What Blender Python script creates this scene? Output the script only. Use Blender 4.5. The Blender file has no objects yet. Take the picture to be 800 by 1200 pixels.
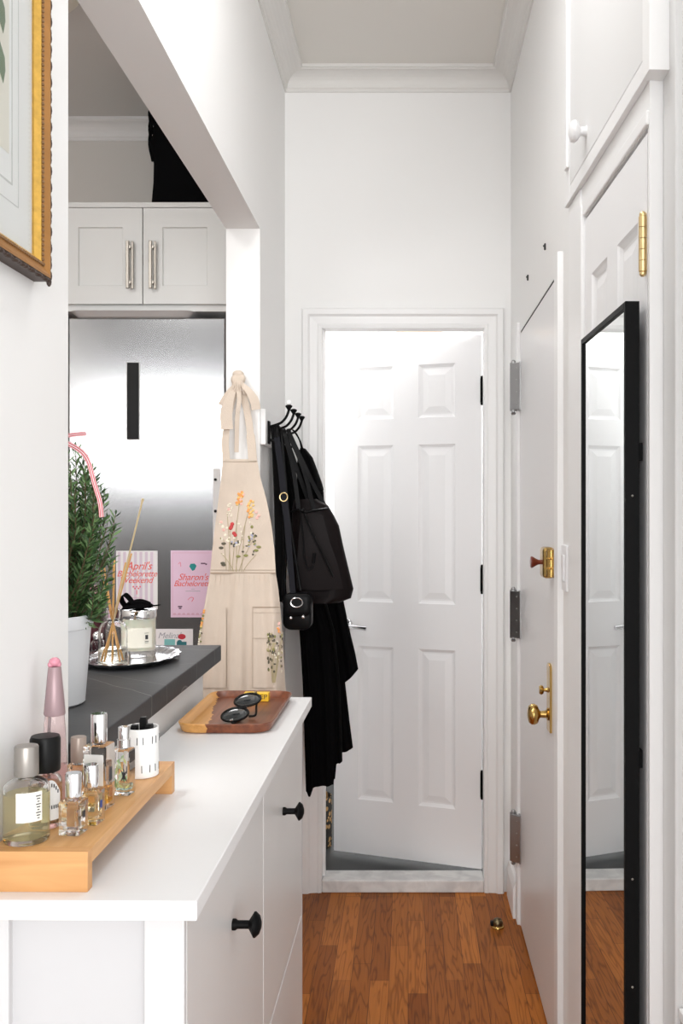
import bpy, bmesh, math, random
from mathutils import Vector, Matrix, noise
random.seed(7)
PI = math.pi
COL = bpy.context.scene.collection
EYE, F, VX, VY = 1.42, 1120.0, 478.0, 595.0          # eye height, focal length in px, vanishing point

def px(x, y, Y):
    """point of the scene at depth Y that the photo shows at pixel x, y"""
    return Vector(((x - VX) * Y / F, Y, EYE - (y - VY) * Y / F))

# ------------------------------------------------------------------ materials
MATS = {}
def mat(name, col, rough=0.5, metal=0.0, var=0.0, vscale=8.0, bump=0.0, bscale=60.0, **kw):
    if name in MATS: return MATS[name]
    m = bpy.data.materials.new(name); m.use_nodes = True
    nt = m.node_tree; b = nt.nodes['Principled BSDF']
    b.inputs['Base Color'].default_value = (*col, 1)
    b.inputs['Roughness'].default_value = rough
    b.inputs['Metallic'].default_value = metal
    for k, v in kw.items():
        b.inputs[k.replace('_', ' ')].default_value = v
    tc = nt.nodes.new('ShaderNodeTexCoord')
    if var > 0:
        n = nt.nodes.new('ShaderNodeTexNoise'); n.inputs['Scale'].default_value = vscale
        n.inputs['Detail'].default_value = 4
        nt.links.new(tc.outputs['Object'], n.inputs['Vector'])
        mx = nt.nodes.new('ShaderNodeMix'); mx.data_type = 'RGBA'
        mx.inputs['A'].default_value = (*[c * (1 - var) for c in col], 1)
        mx.inputs['B'].default_value = (*[min(1, c * (1 + var)) for c in col], 1)
        nt.links.new(n.outputs['Fac'], mx.inputs['Factor'])
        nt.links.new(mx.outputs['Result'], b.inputs['Base Color'])
    if bump > 0:
        n = nt.nodes.new('ShaderNodeTexNoise'); n.inputs['Scale'].default_value = bscale
        n.inputs['Detail'].default_value = 3
        nt.links.new(tc.outputs['Object'], n.inputs['Vector'])
        bp = nt.nodes.new('ShaderNodeBump'); bp.inputs['Strength'].default_value = bump
        bp.inputs['Distance'].default_value = 0.002
        nt.links.new(n.outputs['Fac'], bp.inputs['Height'])
        nt.links.new(bp.outputs['Normal'], b.inputs['Normal'])
    MATS[name] = m
    return m

def nodes(m): return m.node_tree.nodes, m.node_tree.links, m.node_tree.nodes['Principled BSDF']

def wood(name, c1, c2, axis='Y', scale=6.0, rough=0.45):
    m = mat(name, c1, rough); N, L, b = nodes(m)
    tc = N.new('ShaderNodeTexCoord'); mp = N.new('ShaderNodeMapping')
    s = [scale * 6] * 3; s['XYZ'.index(axis)] = scale * 0.5
    mp.inputs['Scale'].default_value = s
    L.new(tc.outputs['Object'], mp.inputs['Vector'])
    n = N.new('ShaderNodeTexNoise'); n.inputs['Scale'].default_value = 1.6; n.inputs['Detail'].default_value = 6
    n.inputs['Distortion'].default_value = 0.6
    L.new(mp.outputs['Vector'], n.inputs['Vector'])
    cr = N.new('ShaderNodeValToRGB')
    cr.color_ramp.elements[0].position = 0.33; cr.color_ramp.elements[0].color = (*c2, 1)
    cr.color_ramp.elements[1].position = 0.66; cr.color_ramp.elements[1].color = (*c1, 1)
    L.new(n.outputs['Fac'], cr.inputs['Fac']); L.new(cr.outputs['Color'], b.inputs['Base Color'])
    return m

def floor_material():
    m = mat('oak_floor', (0.4, 0.15, 0.04), 0.36, Specular_IOR_Level=0.14); N, L, b = nodes(m)
    tc = N.new('ShaderNodeTexCoord'); sp = N.new('ShaderNodeSeparateXYZ'); cb = N.new('ShaderNodeCombineXYZ')
    L.new(tc.outputs['Object'], sp.inputs['Vector'])
    L.new(sp.outputs['Y'], cb.inputs['X']); L.new(sp.outputs['X'], cb.inputs['Y'])
    br = N.new('ShaderNodeTexBrick')
    br.inputs['Scale'].default_value = 1.0; br.inputs['Brick Width'].default_value = 0.62
    br.inputs['Row Height'].default_value = 0.057; br.inputs['Mortar Size'].default_value = 0.0009
    br.inputs['Mortar Smooth'].default_value = 0.3
    br.offset = 0.37; br.offset_frequency = 2; br.squash = 0.8; br.squash_frequency = 3
    br.inputs['Color1'].default_value = (0.24, 0.066, 0.009, 1)
    br.inputs['Color2'].default_value = (0.53, 0.180, 0.030, 1)
    br.inputs['Mortar'].default_value = (0.10, 0.03, 0.008, 1)
    L.new(cb.outputs['Vector'], br.inputs['Vector'])
    # cathedral grain along the boards
    mp = N.new('ShaderNodeMapping'); mp.inputs['Scale'].default_value = (26, 2.2, 1)
    L.new(tc.outputs['Object'], mp.inputs['Vector'])
    n0 = N.new('ShaderNodeTexNoise'); n0.inputs['Scale'].default_value = 1.0; n0.inputs['Detail'].default_value = 2
    L.new(mp.outputs['Vector'], n0.inputs['Vector'])
    mu = N.new('ShaderNodeMath'); mu.operation = 'MULTIPLY'; mu.inputs[1].default_value = 16
    L.new(n0.outputs['Fac'], mu.inputs[0])
    fr = N.new('ShaderNodeMath'); fr.operation = 'PINGPONG'; fr.inputs[1].default_value = 1.0
    L.new(mu.outputs[0], fr.inputs[0])
    cr = N.new('ShaderNodeValToRGB')
    cr.color_ramp.elements[0].position = 0.0; cr.color_ramp.elements[0].color = (0.55, 0.50, 0.46, 1)
    cr.color_ramp.elements[1].position = 0.45; cr.color_ramp.elements[1].color = (1, 1, 1, 1)
    L.new(fr.outputs[0], cr.inputs['Fac'])
    mp2 = N.new('ShaderNodeMapping'); mp2.inputs['Scale'].default_value = (160, 5, 1)
    L.new(tc.outputs['Object'], mp2.inputs['Vector'])
    n1 = N.new('ShaderNodeTexNoise'); n1.inputs['Scale'].default_value = 1.0; n1.inputs['Detail'].default_value = 3
    L.new(mp2.outputs['Vector'], n1.inputs['Vector'])
    mr = N.new('ShaderNodeMapRange'); mr.inputs['To Min'].default_value = 0.72; mr.inputs['To Max'].default_value = 1.22
    L.new(n1.outputs['Fac'], mr.inputs['Value'])
    x1 = N.new('ShaderNodeMix'); x1.data_type = 'RGBA'; x1.blend_type = 'MULTIPLY'; x1.inputs['Factor'].default_value = 0.9
    L.new(br.outputs['Color'], x1.inputs['A']); L.new(cr.outputs['Color'], x1.inputs['B'])
    x2 = N.new('ShaderNodeVectorMath'); x2.operation = 'SCALE'
    L.new(x1.outputs['Result'], x2.inputs[0]); L.new(mr.outputs['Result'], x2.inputs['Scale'])
    L.new(x2.outputs[0], b.inputs['Base Color'])
    return m

def slate_material():
    m = mat('dark_slate', (0.05, 0.052, 0.055), 0.5, bump=0.15, bscale=90, Specular_IOR_Level=0.4); N, L, b = nodes(m)
    tc = N.new('ShaderNodeTexCoord')
    n = N.new('ShaderNodeTexNoise'); n.inputs['Scale'].default_value = 4.5; n.inputs['Detail'].default_value = 5
    L.new(tc.outputs['Object'], n.inputs['Vector'])
    cr = N.new('ShaderNodeValToRGB')
    cr.color_ramp.elements[0].position = 0.3; cr.color_ramp.elements[0].color = (0.026, 0.027, 0.029, 1)
    cr.color_ramp.elements[1].position = 0.7; cr.color_ramp.elements[1].color = (0.050, 0.052, 0.055, 1)
    L.new(n.outputs['Fac'], cr.inputs['Fac'])
    w = N.new('ShaderNodeTexNoise'); w.inputs['Scale'].default_value = 1.7; w.inputs['Detail'].default_value = 2
    w.inputs['Distortion'].default_value = 0.5
    L.new(tc.outputs['Object'], w.inputs['Vector'])
    s = N.new('ShaderNodeMath'); s.operation = 'SUBTRACT'; s.inputs[1].default_value = 0.47
    a = N.new('ShaderNodeMath'); a.operation = 'ABSOLUTE'
    L.new(w.outputs['Fac'], s.inputs[0]); L.new(s.outputs[0], a.inputs[0])
    c2 = N.new('ShaderNodeValToRGB')
    c2.color_ramp.elements[0].position = 0.0; c2.color_ramp.elements[0].color = (1, 1, 1, 1)
    c2.color_ramp.elements[1].position = 0.0022; c2.color_ramp.elements[1].color = (0, 0, 0, 1)
    L.new(a.outputs[0], c2.inputs['Fac'])
    mx = N.new('ShaderNodeMix'); mx.data_type = 'RGBA'; mx.inputs['B'].default_value = (0.4, 0.38, 0.37, 1)
    f = N.new('ShaderNodeMath'); f.operation = 'MULTIPLY'; f.inputs[1].default_value = 0.45
    prev = c2.outputs['Color']
    sp = N.new('ShaderNodeSeparateXYZ'); L.new(tc.outputs['Object'], sp.inputs['Vector'])
    ns = N.new('ShaderNodeTexNoise'); ns.inputs['Scale'].default_value = 9; ns.inputs['Detail'].default_value = 4; L.new(tc.outputs['Object'], ns.inputs['Vector'])
    for cx, cy, cc, wd in ((0.717, 0.697, 0.811, 0.0016), (0.60, 0.80, 1.105, 0.0011), (-0.45, 0.893, 1.93, 0.0012)):
        m1 = N.new('ShaderNodeMath'); m1.operation = 'MULTIPLY_ADD'; m1.inputs[1].default_value = cx; m1.inputs[2].default_value = -cc - 0.012
        m2 = N.new('ShaderNodeMath'); m2.operation = 'MULTIPLY_ADD'; m2.inputs[1].default_value = cy
        m3 = N.new('ShaderNodeMath'); m3.operation = 'MULTIPLY_ADD'; m3.inputs[1].default_value = 0.024
        m4 = N.new('ShaderNodeMath'); m4.operation = 'ABSOLUTE'
        m5 = N.new('ShaderNodeMapRange'); m5.inputs['From Min'].default_value = 0.0; m5.inputs['From Max'].default_value = wd; m5.inputs['To Min'].default_value = 1.0; m5.inputs['To Max'].default_value = 0.0
        m6 = N.new('ShaderNodeMath'); m6.operation = 'MAXIMUM'
        L.new(sp.outputs['X'], m1.inputs[0]); L.new(sp.outputs['Y'], m2.inputs[0]); L.new(m1.outputs[0], m2.inputs[2])
        L.new(ns.outputs['Fac'], m3.inputs[0]); L.new(m2.outputs[0], m3.inputs[2]); L.new(m3.outputs[0], m4.inputs[0])
        L.new(m4.outputs[0], m5.inputs['Value']); L.new(m5.outputs['Result'], m6.inputs[0]); L.new(prev, m6.inputs[1]); prev = m6.outputs[0]
    L.new(prev, f.inputs[0]); L.new(f.outputs[0], mx.inputs['Factor'])
    L.new(cr.outputs['Color'], mx.inputs['A']); L.new(mx.outputs['Result'], b.inputs['Base Color'])
    return m

def dish_material():
    m = mat('two_tone_wood', (0.3, 0.1, 0.04), 0.35); N, L, b = nodes(m)
    tc = N.new('ShaderNodeTexCoord'); sp = N.new('ShaderNodeSeparateXYZ')
    L.new(tc.outputs['Object'], sp.inputs['Vector'])
    y = N.new('ShaderNodeMath'); y.operation = 'MULTIPLY_ADD'; y.inputs[1].default_value = 0.14; y.inputs[2].default_value = 0.052
    L.new(sp.outputs['Y'], y.inputs[0])
    n = N.new('ShaderNodeTexNoise'); n.inputs['Scale'].default_value = 70; n.inputs['Detail'].default_value = 3
    L.new(tc.outputs['Object'], n.inputs['Vector'])
    n2 = N.new('ShaderNodeMath'); n2.operation = 'MULTIPLY_ADD'; n2.inputs[1].default_value = 0.022; n2.inputs[2].default_value = -0.011
    L.new(n.outputs['Fac'], n2.inputs[0])
    a1 = N.new('ShaderNodeMath'); a1.operation = 'ADD'; L.new(sp.outputs['X'], a1.inputs[0]); L.new(y.outputs[0], a1.inputs[1])
    a2 = N.new('ShaderNodeMath'); a2.operation = 'ADD'; L.new(a1.outputs[0], a2.inputs[0]); L.new(n2.outputs[0], a2.inputs[1])
    g = N.new('ShaderNodeMath'); g.operation = 'GREATER_THAN'; g.inputs[1].default_value = 0.0
    L.new(a2.outputs[0], g.inputs[0])
    mp = N.new('ShaderNodeMapping'); mp.inputs['Scale'].default_value = (90, 5, 90)
    L.new(tc.outputs['Object'], mp.inputs['Vector'])
    gr = N.new('ShaderNodeTexNoise'); gr.inputs['Scale'].default_value = 1.0; gr.inputs['Detail'].default_value = 4
    L.new(mp.outputs['Vector'], gr.inputs['Vector'])
    d = N.new('ShaderNodeValToRGB')
    d.color_ramp.elements[0].position = 0.3; d.color_ramp.elements[0].color = (0.12, 0.032, 0.014, 1)
    d.color_ramp.elements[1].position = 0.7; d.color_ramp.elements[1].color = (0.25, 0.078, 0.032, 1)
    L.new(gr.outputs['Fac'], d.inputs['Fac'])
    l = N.new('ShaderNodeValToRGB')
    l.color_ramp.elements[0].position = 0.3; l.color_ramp.elements[0].color = (0.58, 0.27, 0.07, 1)
    l.color_ramp.elements[1].position = 0.7; l.color_ramp.elements[1].color = (0.75, 0.40, 0.13, 1)
    L.new(gr.outputs['Fac'], l.inputs['Fac'])
    mx = N.new('ShaderNodeMix'); mx.data_type = 'RGBA'
    L.new(g.outputs[0], mx.inputs['Factor']); L.new(l.outputs['Color'], mx.inputs['A']); L.new(d.outputs['Color'], mx.inputs['B'])
    L.new(mx.outputs['Result'], b.inputs['Base Color'])
    return m

def leaf_material():
    m = mat('rosemary_green', (0.06, 0.12, 0.04), 0.45); N, L, b = nodes(m)
    g = N.new('ShaderNodeNewGeometry'); cr = N.new('ShaderNodeValToRGB')
    e = cr.color_ramp.elements
    e[0].position = 0.0; e[0].color = (0.018, 0.05, 0.014, 1)
    e[1].position = 1.0; e[1].color = (0.20, 0.33, 0.13, 1)
    k = e.new(0.6); k.color = (0.055, 0.13, 0.035, 1)
    L.new(g.outputs['Random Per Island'], cr.inputs['Fac']); L.new(cr.outputs['Color'], b.inputs['Base Color'])
    return m

def marble_material():
    m = mat('marble', (0.7, 0.7, 0.7), 0.35); N, L, b = nodes(m)
    tc = N.new('ShaderNodeTexCoord')
    n = N.new('ShaderNodeTexNoise'); n.inputs['Scale'].default_value = 14; n.inputs['Detail'].default_value = 8
    n.inputs['Distortion'].default_value = 0.7
    L.new(tc.outputs['Object'], n.inputs['Vector'])
    cr = N.new('ShaderNodeValToRGB')
    cr.color_ramp.elements[0].position = 0.35; cr.color_ramp.elements[0].color = (0.60, 0.60, 0.60, 1)
    cr.color_ramp.elements[1].position = 0.6; cr.color_ramp.elements[1].color = (0.78, 0.78, 0.77, 1)
    L.new(n.outputs['Fac'], cr.inputs['Fac']); L.new(cr.outputs['Color'], b.inputs['Base Color'])
    return m

def weave_material():
    m = mat('leopard_weave', (0.1, 0.06, 0.03), 0.7); N, L, b = nodes(m)
    tc = N.new('ShaderNodeTexCoord')
    v = N.new('ShaderNodeTexVoronoi'); v.inputs['Scale'].default_value = 45
    L.new(tc.outputs['Object'], v.inputs['Vector'])
    cr = N.new('ShaderNodeValToRGB'); cr.color_ramp.interpolation = 'CONSTANT'
    cr.color_ramp.elements[0].position = 0.0; cr.color_ramp.elements[0].color = (0.45, 0.26, 0.10, 1)
    cr.color_ramp.elements[1].position = 0.4; cr.color_ramp.elements[1].color = (0.012, 0.010, 0.008, 1)
    L.new(v.outputs['Distance'], cr.inputs['Fac']); L.new(cr.outputs['Color'], b.inputs['Base Color'])
    return m

def brushed_material():
    m = mat('brushed_steel', (0.56, 0.565, 0.58), 0.3, 1.0); N, L, b = nodes(m)
    tc = N.new('ShaderNodeTexCoord'); mp = N.new('ShaderNodeMapping'); mp.inputs['Scale'].default_value = (4, 4, 500)
    L.new(tc.outputs['Object'], mp.inputs['Vector'])
    n = N.new('ShaderNodeTexNoise'); n.inputs['Scale'].default_value = 1.0
    L.new(mp.outputs['Vector'], n.inputs['Vector'])
    mr = N.new('ShaderNodeMapRange'); mr.inputs['To Min'].default_value = 0.185; mr.inputs['To Max'].default_value = 0.20
    L.new(n.outputs['Fac'], mr.inputs['Value']); L.new(mr.outputs['Result'], b.inputs['Roughness'])
    return m

WALL = mat('wall_paint', (0.86, 0.86, 0.855), 0.65, bump=0.05, bscale=40)
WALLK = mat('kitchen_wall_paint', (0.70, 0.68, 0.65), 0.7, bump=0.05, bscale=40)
CEIL = mat('ceiling_paint', (0.76, 0.74, 0.70), 0.8, bump=0.04)
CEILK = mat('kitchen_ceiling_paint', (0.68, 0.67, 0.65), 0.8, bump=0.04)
CROWN = mat('crown_paint', (0.74, 0.73, 0.71), 0.5)
TRIM = mat('trim_gloss_paint', (0.84, 0.84, 0.84), 0.35)
TRIMG = mat('casing_shade_grey', (0.66, 0.66, 0.66), 0.4)  # white casing greyed: shade of the narrow strip is put into its colour
DOORW = mat('door_paint', (0.85, 0.85, 0.86), 0.38)
DOORE = mat('entry_door_paint', (0.76, 0.755, 0.76), 0.3, bump=0.08, bscale=14)
DRESS = mat('cabinet_white', (0.79, 0.79, 0.795), 0.4)
DRESSF = mat('cabinet_front_white', (0.72, 0.715, 0.71), 0.3)
GAPD = mat('dark_gap', (0.03, 0.03, 0.03), 0.8)
KITW = mat('kitchen_cabinet_white', (0.72, 0.725, 0.715), 0.4)
BLACK = mat('black_metal', (0.003, 0.003, 0.0033), 0.5, Specular_IOR_Level=0.1)
BLACKP = mat('black_plastic', (0.004, 0.004, 0.004), 0.4, Specular_IOR_Level=0.2)
BLACKF = mat('black_cloth', (0.0025, 0.0025, 0.0028), 0.95, Specular_IOR_Level=0.04)
BLACKB = mat('black_canvas', (0.004, 0.004, 0.0045), 0.95, Specular_IOR_Level=0.05)
LEATH = mat('black_leather', (0.0035, 0.0035, 0.004), 0.36, bump=0.25, bscale=180, Specular_IOR_Level=0.11)
LEATHB = mat('brown_black_leather', (0.006, 0.0035, 0.0038), 0.5, bump=0.2, bscale=160, Specular_IOR_Level=0.12)
STRAPM = mat('slate_grey_strap', (0.009, 0.009, 0.013), 0.55, Specular_IOR_Level=0.1)
CHROME = mat('chrome', (0.85, 0.85, 0.86), 0.08, 1.0)
SILVER = mat('polished_silver', (0.75, 0.75, 0.77), 0.16, 1.0)
NICKEL = mat('brushed_nickel', (0.42, 0.39, 0.35), 0.42, 1.0)
PEWTER = mat('pewter', (0.42, 0.42, 0.425), 0.32, 1.0)
BRASS = mat('aged_brass', (0.55, 0.36, 0.12), 0.22, 1.0, var=0.15, vscale=40)
BRASSL = mat('bright_brass', (0.86, 0.66, 0.34), 0.3, 1.0)
REDBR = mat('red_brown_lacquer', (0.16, 0.03, 0.02), 0.3)
GOLD = mat('gold_leaf', (0.62, 0.37, 0.075), 0.38, 0.6, var=0.3, vscale=120)
GOLDB = mat('bronze_gold', (0.40, 0.19, 0.055), 0.38, 0.45, var=0.25, vscale=30)
CARVE = mat('dark_carved_wood', (0.05, 0.03, 0.022), 0.5, var=0.3, vscale=60)
STEEL = brushed_material()
PAN = mat('aluminium_pan', (0.66, 0.66, 0.66), 0.4, 0.15)
GLASS = mat('clear_glass', (1, 1, 1), 0.0, Transmission_Weight=1.0, IOR=1.22)
PANE = mat('picture_glass', (1, 1, 1), 0.0, Transmission_Weight=1.0, IOR=1.1)
MIRR = mat('mirror_silver', (0.86, 0.89, 0.885), 0.0, 1.0)
LINEN = mat('natural_linen', (0.66, 0.565, 0.475), 0.9, var=0.06, vscale=25, bump=0.3, bscale=300)
SEAM = mat('linen_seam', (0.40, 0.31, 0.23), 0.9)
PAPERW = mat('white_paper', (0.86, 0.86, 0.86), 0.7)
LEAF = leaf_material()
SLATE = slate_material()
OAKF = floor_material()
MARB = marble_material()
MAPLE = wood('maple_wood', (0.70, 0.40, 0.17), (0.56, 0.28, 0.10), 'Y', 7)
MAPLEX = wood('maple_end_wood', (0.68, 0.37, 0.15), (0.54, 0.26, 0.09), 'X', 5)
REEDM = mat('rattan_reed', (0.66, 0.36, 0.12), 0.6, var=0.2, vscale=50)
REEDL = mat('pale_reed', (0.66, 0.52, 0.30), 0.6)
def liquid(name, c, t=0.93): return mat(name, c, 0.0, Transmission_Weight=t, IOR=1.1)
def flat(name, c, r=0.6): return mat(name, c, r)

# ------------------------------------------------------------------ mesh builder
class B:
    def __init__(self): self.bm = bmesh.new(); self.m = 0
    def _add(self, t, smooth, M=None):
        bmesh.ops.recalc_face_normals(t, faces=t.faces)
        for f in t.faces: f.material_index = self.m; f.smooth = smooth
        if smooth:
            for e in t.edges:
                if len(e.link_faces) == 2 and e.calc_face_angle(0) > 0.75: e.smooth = False
        if M is not None: t.transform(M)
        me = bpy.data.meshes.new('tmp'); t.to_mesh(me); t.free()
        self.bm.from_mesh(me); bpy.data.meshes.remove(me)
        return self
    def box(self, x0, x1, y0, y1, z0, z1, bev=0.0, M=None, seg=2):
        t = bmesh.new(); bmesh.ops.create_cube(t, size=1)
        for v in t.verts:
            v.co = Vector((x0 if v.co.x < 0 else x1, y0 if v.co.y < 0 else y1, z0 if v.co.z < 0 else z1))
        if bev > 0: bmesh.ops.bevel(t, geom=t.edges[:], offset=bev, segments=seg, affect='EDGES', profile=0.5)
        return self._add(t, False, M)
    def lathe(self, prof, c=(0, 0, 0), seg=32, M=None, smooth=True, sx=1.0, sy=1.0, wob=None):
        t = bmesh.new(); rings = []
        for r, z in prof:
            if r < 1e-6: rings.append([t.verts.new((c[0], c[1], c[2] + z))])
            else:
                ring = []
                for k in range(seg):
                    a = 2 * PI * k / seg; q = r * (wob(a, r) if wob else 1)
                    ring.append(t.verts.new((c[0] + q * sx * math.cos(a), c[1] + q * sy * math.sin(a), c[2] + z)))
                rings.append(ring)
        for a, b in zip(rings, rings[1:]):
            for k in range(seg):
                j = (k + 1) % seg
                if len(a) == 1 and len(b) == 1: continue
                if len(a) == 1: t.faces.new((a[0], b[k], b[j]))
                elif len(b) == 1: t.faces.new((a[k], a[j], b[0]))
                else: t.faces.new((a[k], a[j], b[j], b[k]))
        return self._add(t, smooth, M)
    def tube(self, pts, r, seg=10, M=None, smooth=True):
        pts = [Vector(p) for p in pts]; n = len(pts)
        rs = r if isinstance(r, (list, tuple)) else [r] * n
        t = bmesh.new(); rings = []; up = None
        for i, p in enumerate(pts):
            d = (pts[min(i + 1, n - 1)] - pts[max(i - 1, 0)]).normalized()
            if up is None: up = d.orthogonal().normalized()
            up = (up - d * up.dot(d)).normalized(); s = d.cross(up)
            rings.append([t.verts.new(p + rs[i] * (up * math.cos(2 * PI * k / seg) + s * math.sin(2 * PI * k / seg))) for k in range(seg)])
        for a, b in zip(rings, rings[1:]):
            for k in range(seg): t.faces.new((a[k], a[(k + 1) % seg], b[(k + 1) % seg], b[k]))
        t.faces.new(rings[0]); t.faces.new(rings[-1])
        return self._add(t, smooth, M)
    def strap(self, pts, side, w, th=0.0015, M=None, smooth=True):
        """flat band with a rectangular section; side = direction of its width (vector or list)"""
        pts = [Vector(p) for p in pts]; n = len(pts)
        ws = w if isinstance(w, (list, tuple)) else [w] * n
        t = bmesh.new(); rings = []
        for i, p in enumerate(pts):
            d = (pts[min(i + 1, n - 1)] - pts[max(i - 1, 0)]).normalized()
            s = Vector(side[i] if isinstance(side, list) else side); s = (s - d * s.dot(d)).normalized()
            nn = d.cross(s)
            h = s * ws[i] / 2; q = nn * th / 2
            rings.append([t.verts.new(v) for v in (p - h - q, p + h - q, p + h + q, p - h + q)])
        for a, b in zip(rings, rings[1:]):
            for k in range(4): t.faces.new((a[k], a[(k + 1) % 4], b[(k + 1) % 4], b[k]))
        t.faces.new(rings[0]); t.faces.new(rings[-1])
        return self._add(t, smooth, M)
    def prism(self, poly, plane, a, b, bev=0.0, M=None, smooth=False):
        t = bmesh.new()
        f = {'YZ': lambda u, v, w: (w, u, v), 'XZ': lambda u, v, w: (u, w, v), 'XY': lambda u, v, w: (u, v, w)}[plane]
        A = [t.verts.new(f(u, v, a)) for u, v in poly]; Bv = [t.verts.new(f(u, v, b)) for u, v in poly]
        n = len(poly)
        t.faces.new(A); t.faces.new(Bv)
        for k in range(n): t.faces.new((A[k], A[(k + 1) % n], Bv[(k + 1) % n], Bv[k]))
        if bev > 0: bmesh.ops.bevel(t, geom=t.edges[:], offset=bev, segments=2, affect='EDGES', profile=0.5)
        return self._add(t, smooth, M)
    def ball(self, c, r, seg=12, sc=(1, 1, 1), M=None):
        t = bmesh.new(); bmesh.ops.create_uvsphere(t, u_segments=seg, v_segments=max(6, seg // 2), radius=r)
        for v in t.verts: v.co = Vector((v.co.x * sc[0] + c[0], v.co.y * sc[1] + c[1], v.co.z * sc[2] + c[2]))
        return self._add(t, True, M)
    def rings(self, loops, cap0=True, cap1=True, M=None, smooth=True, closed=True):
        t = bmesh.new(); R = [[t.verts.new(p) for p in l] for l in loops]; n = len(R[0])
        for a, b in zip(R, R[1:]):
            for k in range(n if closed else n - 1): t.faces.new((a[k], a[(k + 1) % n], b[(k + 1) % n], b[k]))
        if cap0: t.faces.new(R[0])
        if cap1: t.faces.new(R[-1])
        return self._add(t, smooth, M)
    def quad(self, pts, M=None):
        t = bmesh.new(); t.faces.new([t.verts.new(p) for p in pts]); return self._add(t, False, M)

def obj(name, b, mats, parent=None, loc=None, rotz=0.0):
    me = bpy.data.meshes.new(name)
    if isinstance(b, B): b.bm.to_mesh(me); b.bm.free()
    o = bpy.data.objects.new(name, me)
    for m in (mats if isinstance(mats, (list, tuple)) else [mats]): me.materials.append(m)
    COL.objects.link(o); o.parent = parent
    if loc is not None: o.location = loc
    o.rotation_euler.z = rotz
    return o
def tag(o, label=None, cat=None, group=None, kind=None):
    if label: o['label'] = label
    if cat: o['category'] = cat
    if group: o['group'] = group
    if kind: o['kind'] = kind
    return o
def thing(name, label, cat, loc=(0, 0, 0), rotz=0.0, group=None):
    o = bpy.data.objects.new(name, None); COL.objects.link(o)
    o.empty_display_size = 0.05; o.location = loc; o.rotation_euler.z = rotz
    return tag(o, label, cat, group)
def struct(name, b, m, loc=None, rotz=0.0): return tag(obj(name, b, m, None, loc, rotz), kind='structure')
def structe(name, loc, rotz=0.0):
    o = bpy.data.objects.new(name, None); COL.objects.link(o); o.location = loc; o.rotation_euler.z = rotz
    o['kind'] = 'structure'; return o
def text(name, body, size, loc, parent, m, rot=(PI / 2, 0, 0), shear=0.0, align='CENTER', space=1.0, sx=1.0):
    c = bpy.data.curves.new(name, 'FONT'); c.body = body; c.size = size; c.shear = shear
    c.align_x = align; c.align_y = 'CENTER'; c.space_character = space; c.extrude = 0.00005; c.resolution_u = 3
    c.materials.append(m)
    tmp = bpy.data.objects.new('tmp', c); COL.objects.link(tmp)
    me = bpy.data.meshes.new_from_object(tmp.evaluated_get(bpy.context.evaluated_depsgraph_get()))
    bpy.data.objects.remove(tmp); bpy.data.curves.remove(c)
    o = bpy.data.objects.new(name, me); COL.objects.link(o); o.parent = parent
    o.location = loc; o.rotation_euler = rot; o.scale = (sx, 1, 1)
    return o
def cr(pts, n=8):
    """smooth curve through points"""
    P = [Vector(p) for p in pts]; P = [2 * P[0] - P[1]] + P + [2 * P[-1] - P[-2]]; out = []
    for i in range(1, len(P) - 2):
        for k in range(n):
            t = k / n; a, b, c, d = P[i - 1:i + 3]
            out.append(0.5 * ((2 * b) + (c - a) * t + (2 * a - 5 * b + 4 * c - d) * t * t + (3 * b - a - 3 * c + d) * t ** 3))
    out.append(P[-2]); return out
def lerp_table(tab, v):
    if v <= tab[0][0]: return tab[0][1:]
    for a, b in zip(tab, tab[1:]):
        if v <= b[0]:
            t = (v - a[0]) / (b[0] - a[0]); return tuple(p + (q - p) * t for p, q in zip(a[1:], b[1:]))
    return tab[-1][1:]
def rrect(hx, hy, r, n=6):
    out = []
    for cx, cy, a0 in ((hx - r, hy - r, 0), (-hx + r, hy - r, PI / 2), (-hx + r, -hy + r, PI), (hx - r, -hy + r, 1.5 * PI)):
        for k in range(n + 1):
            a = a0 + PI / 2 * k / n; out.append((cx + r * math.cos(a), cy + r * math.sin(a)))
    return out

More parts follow.
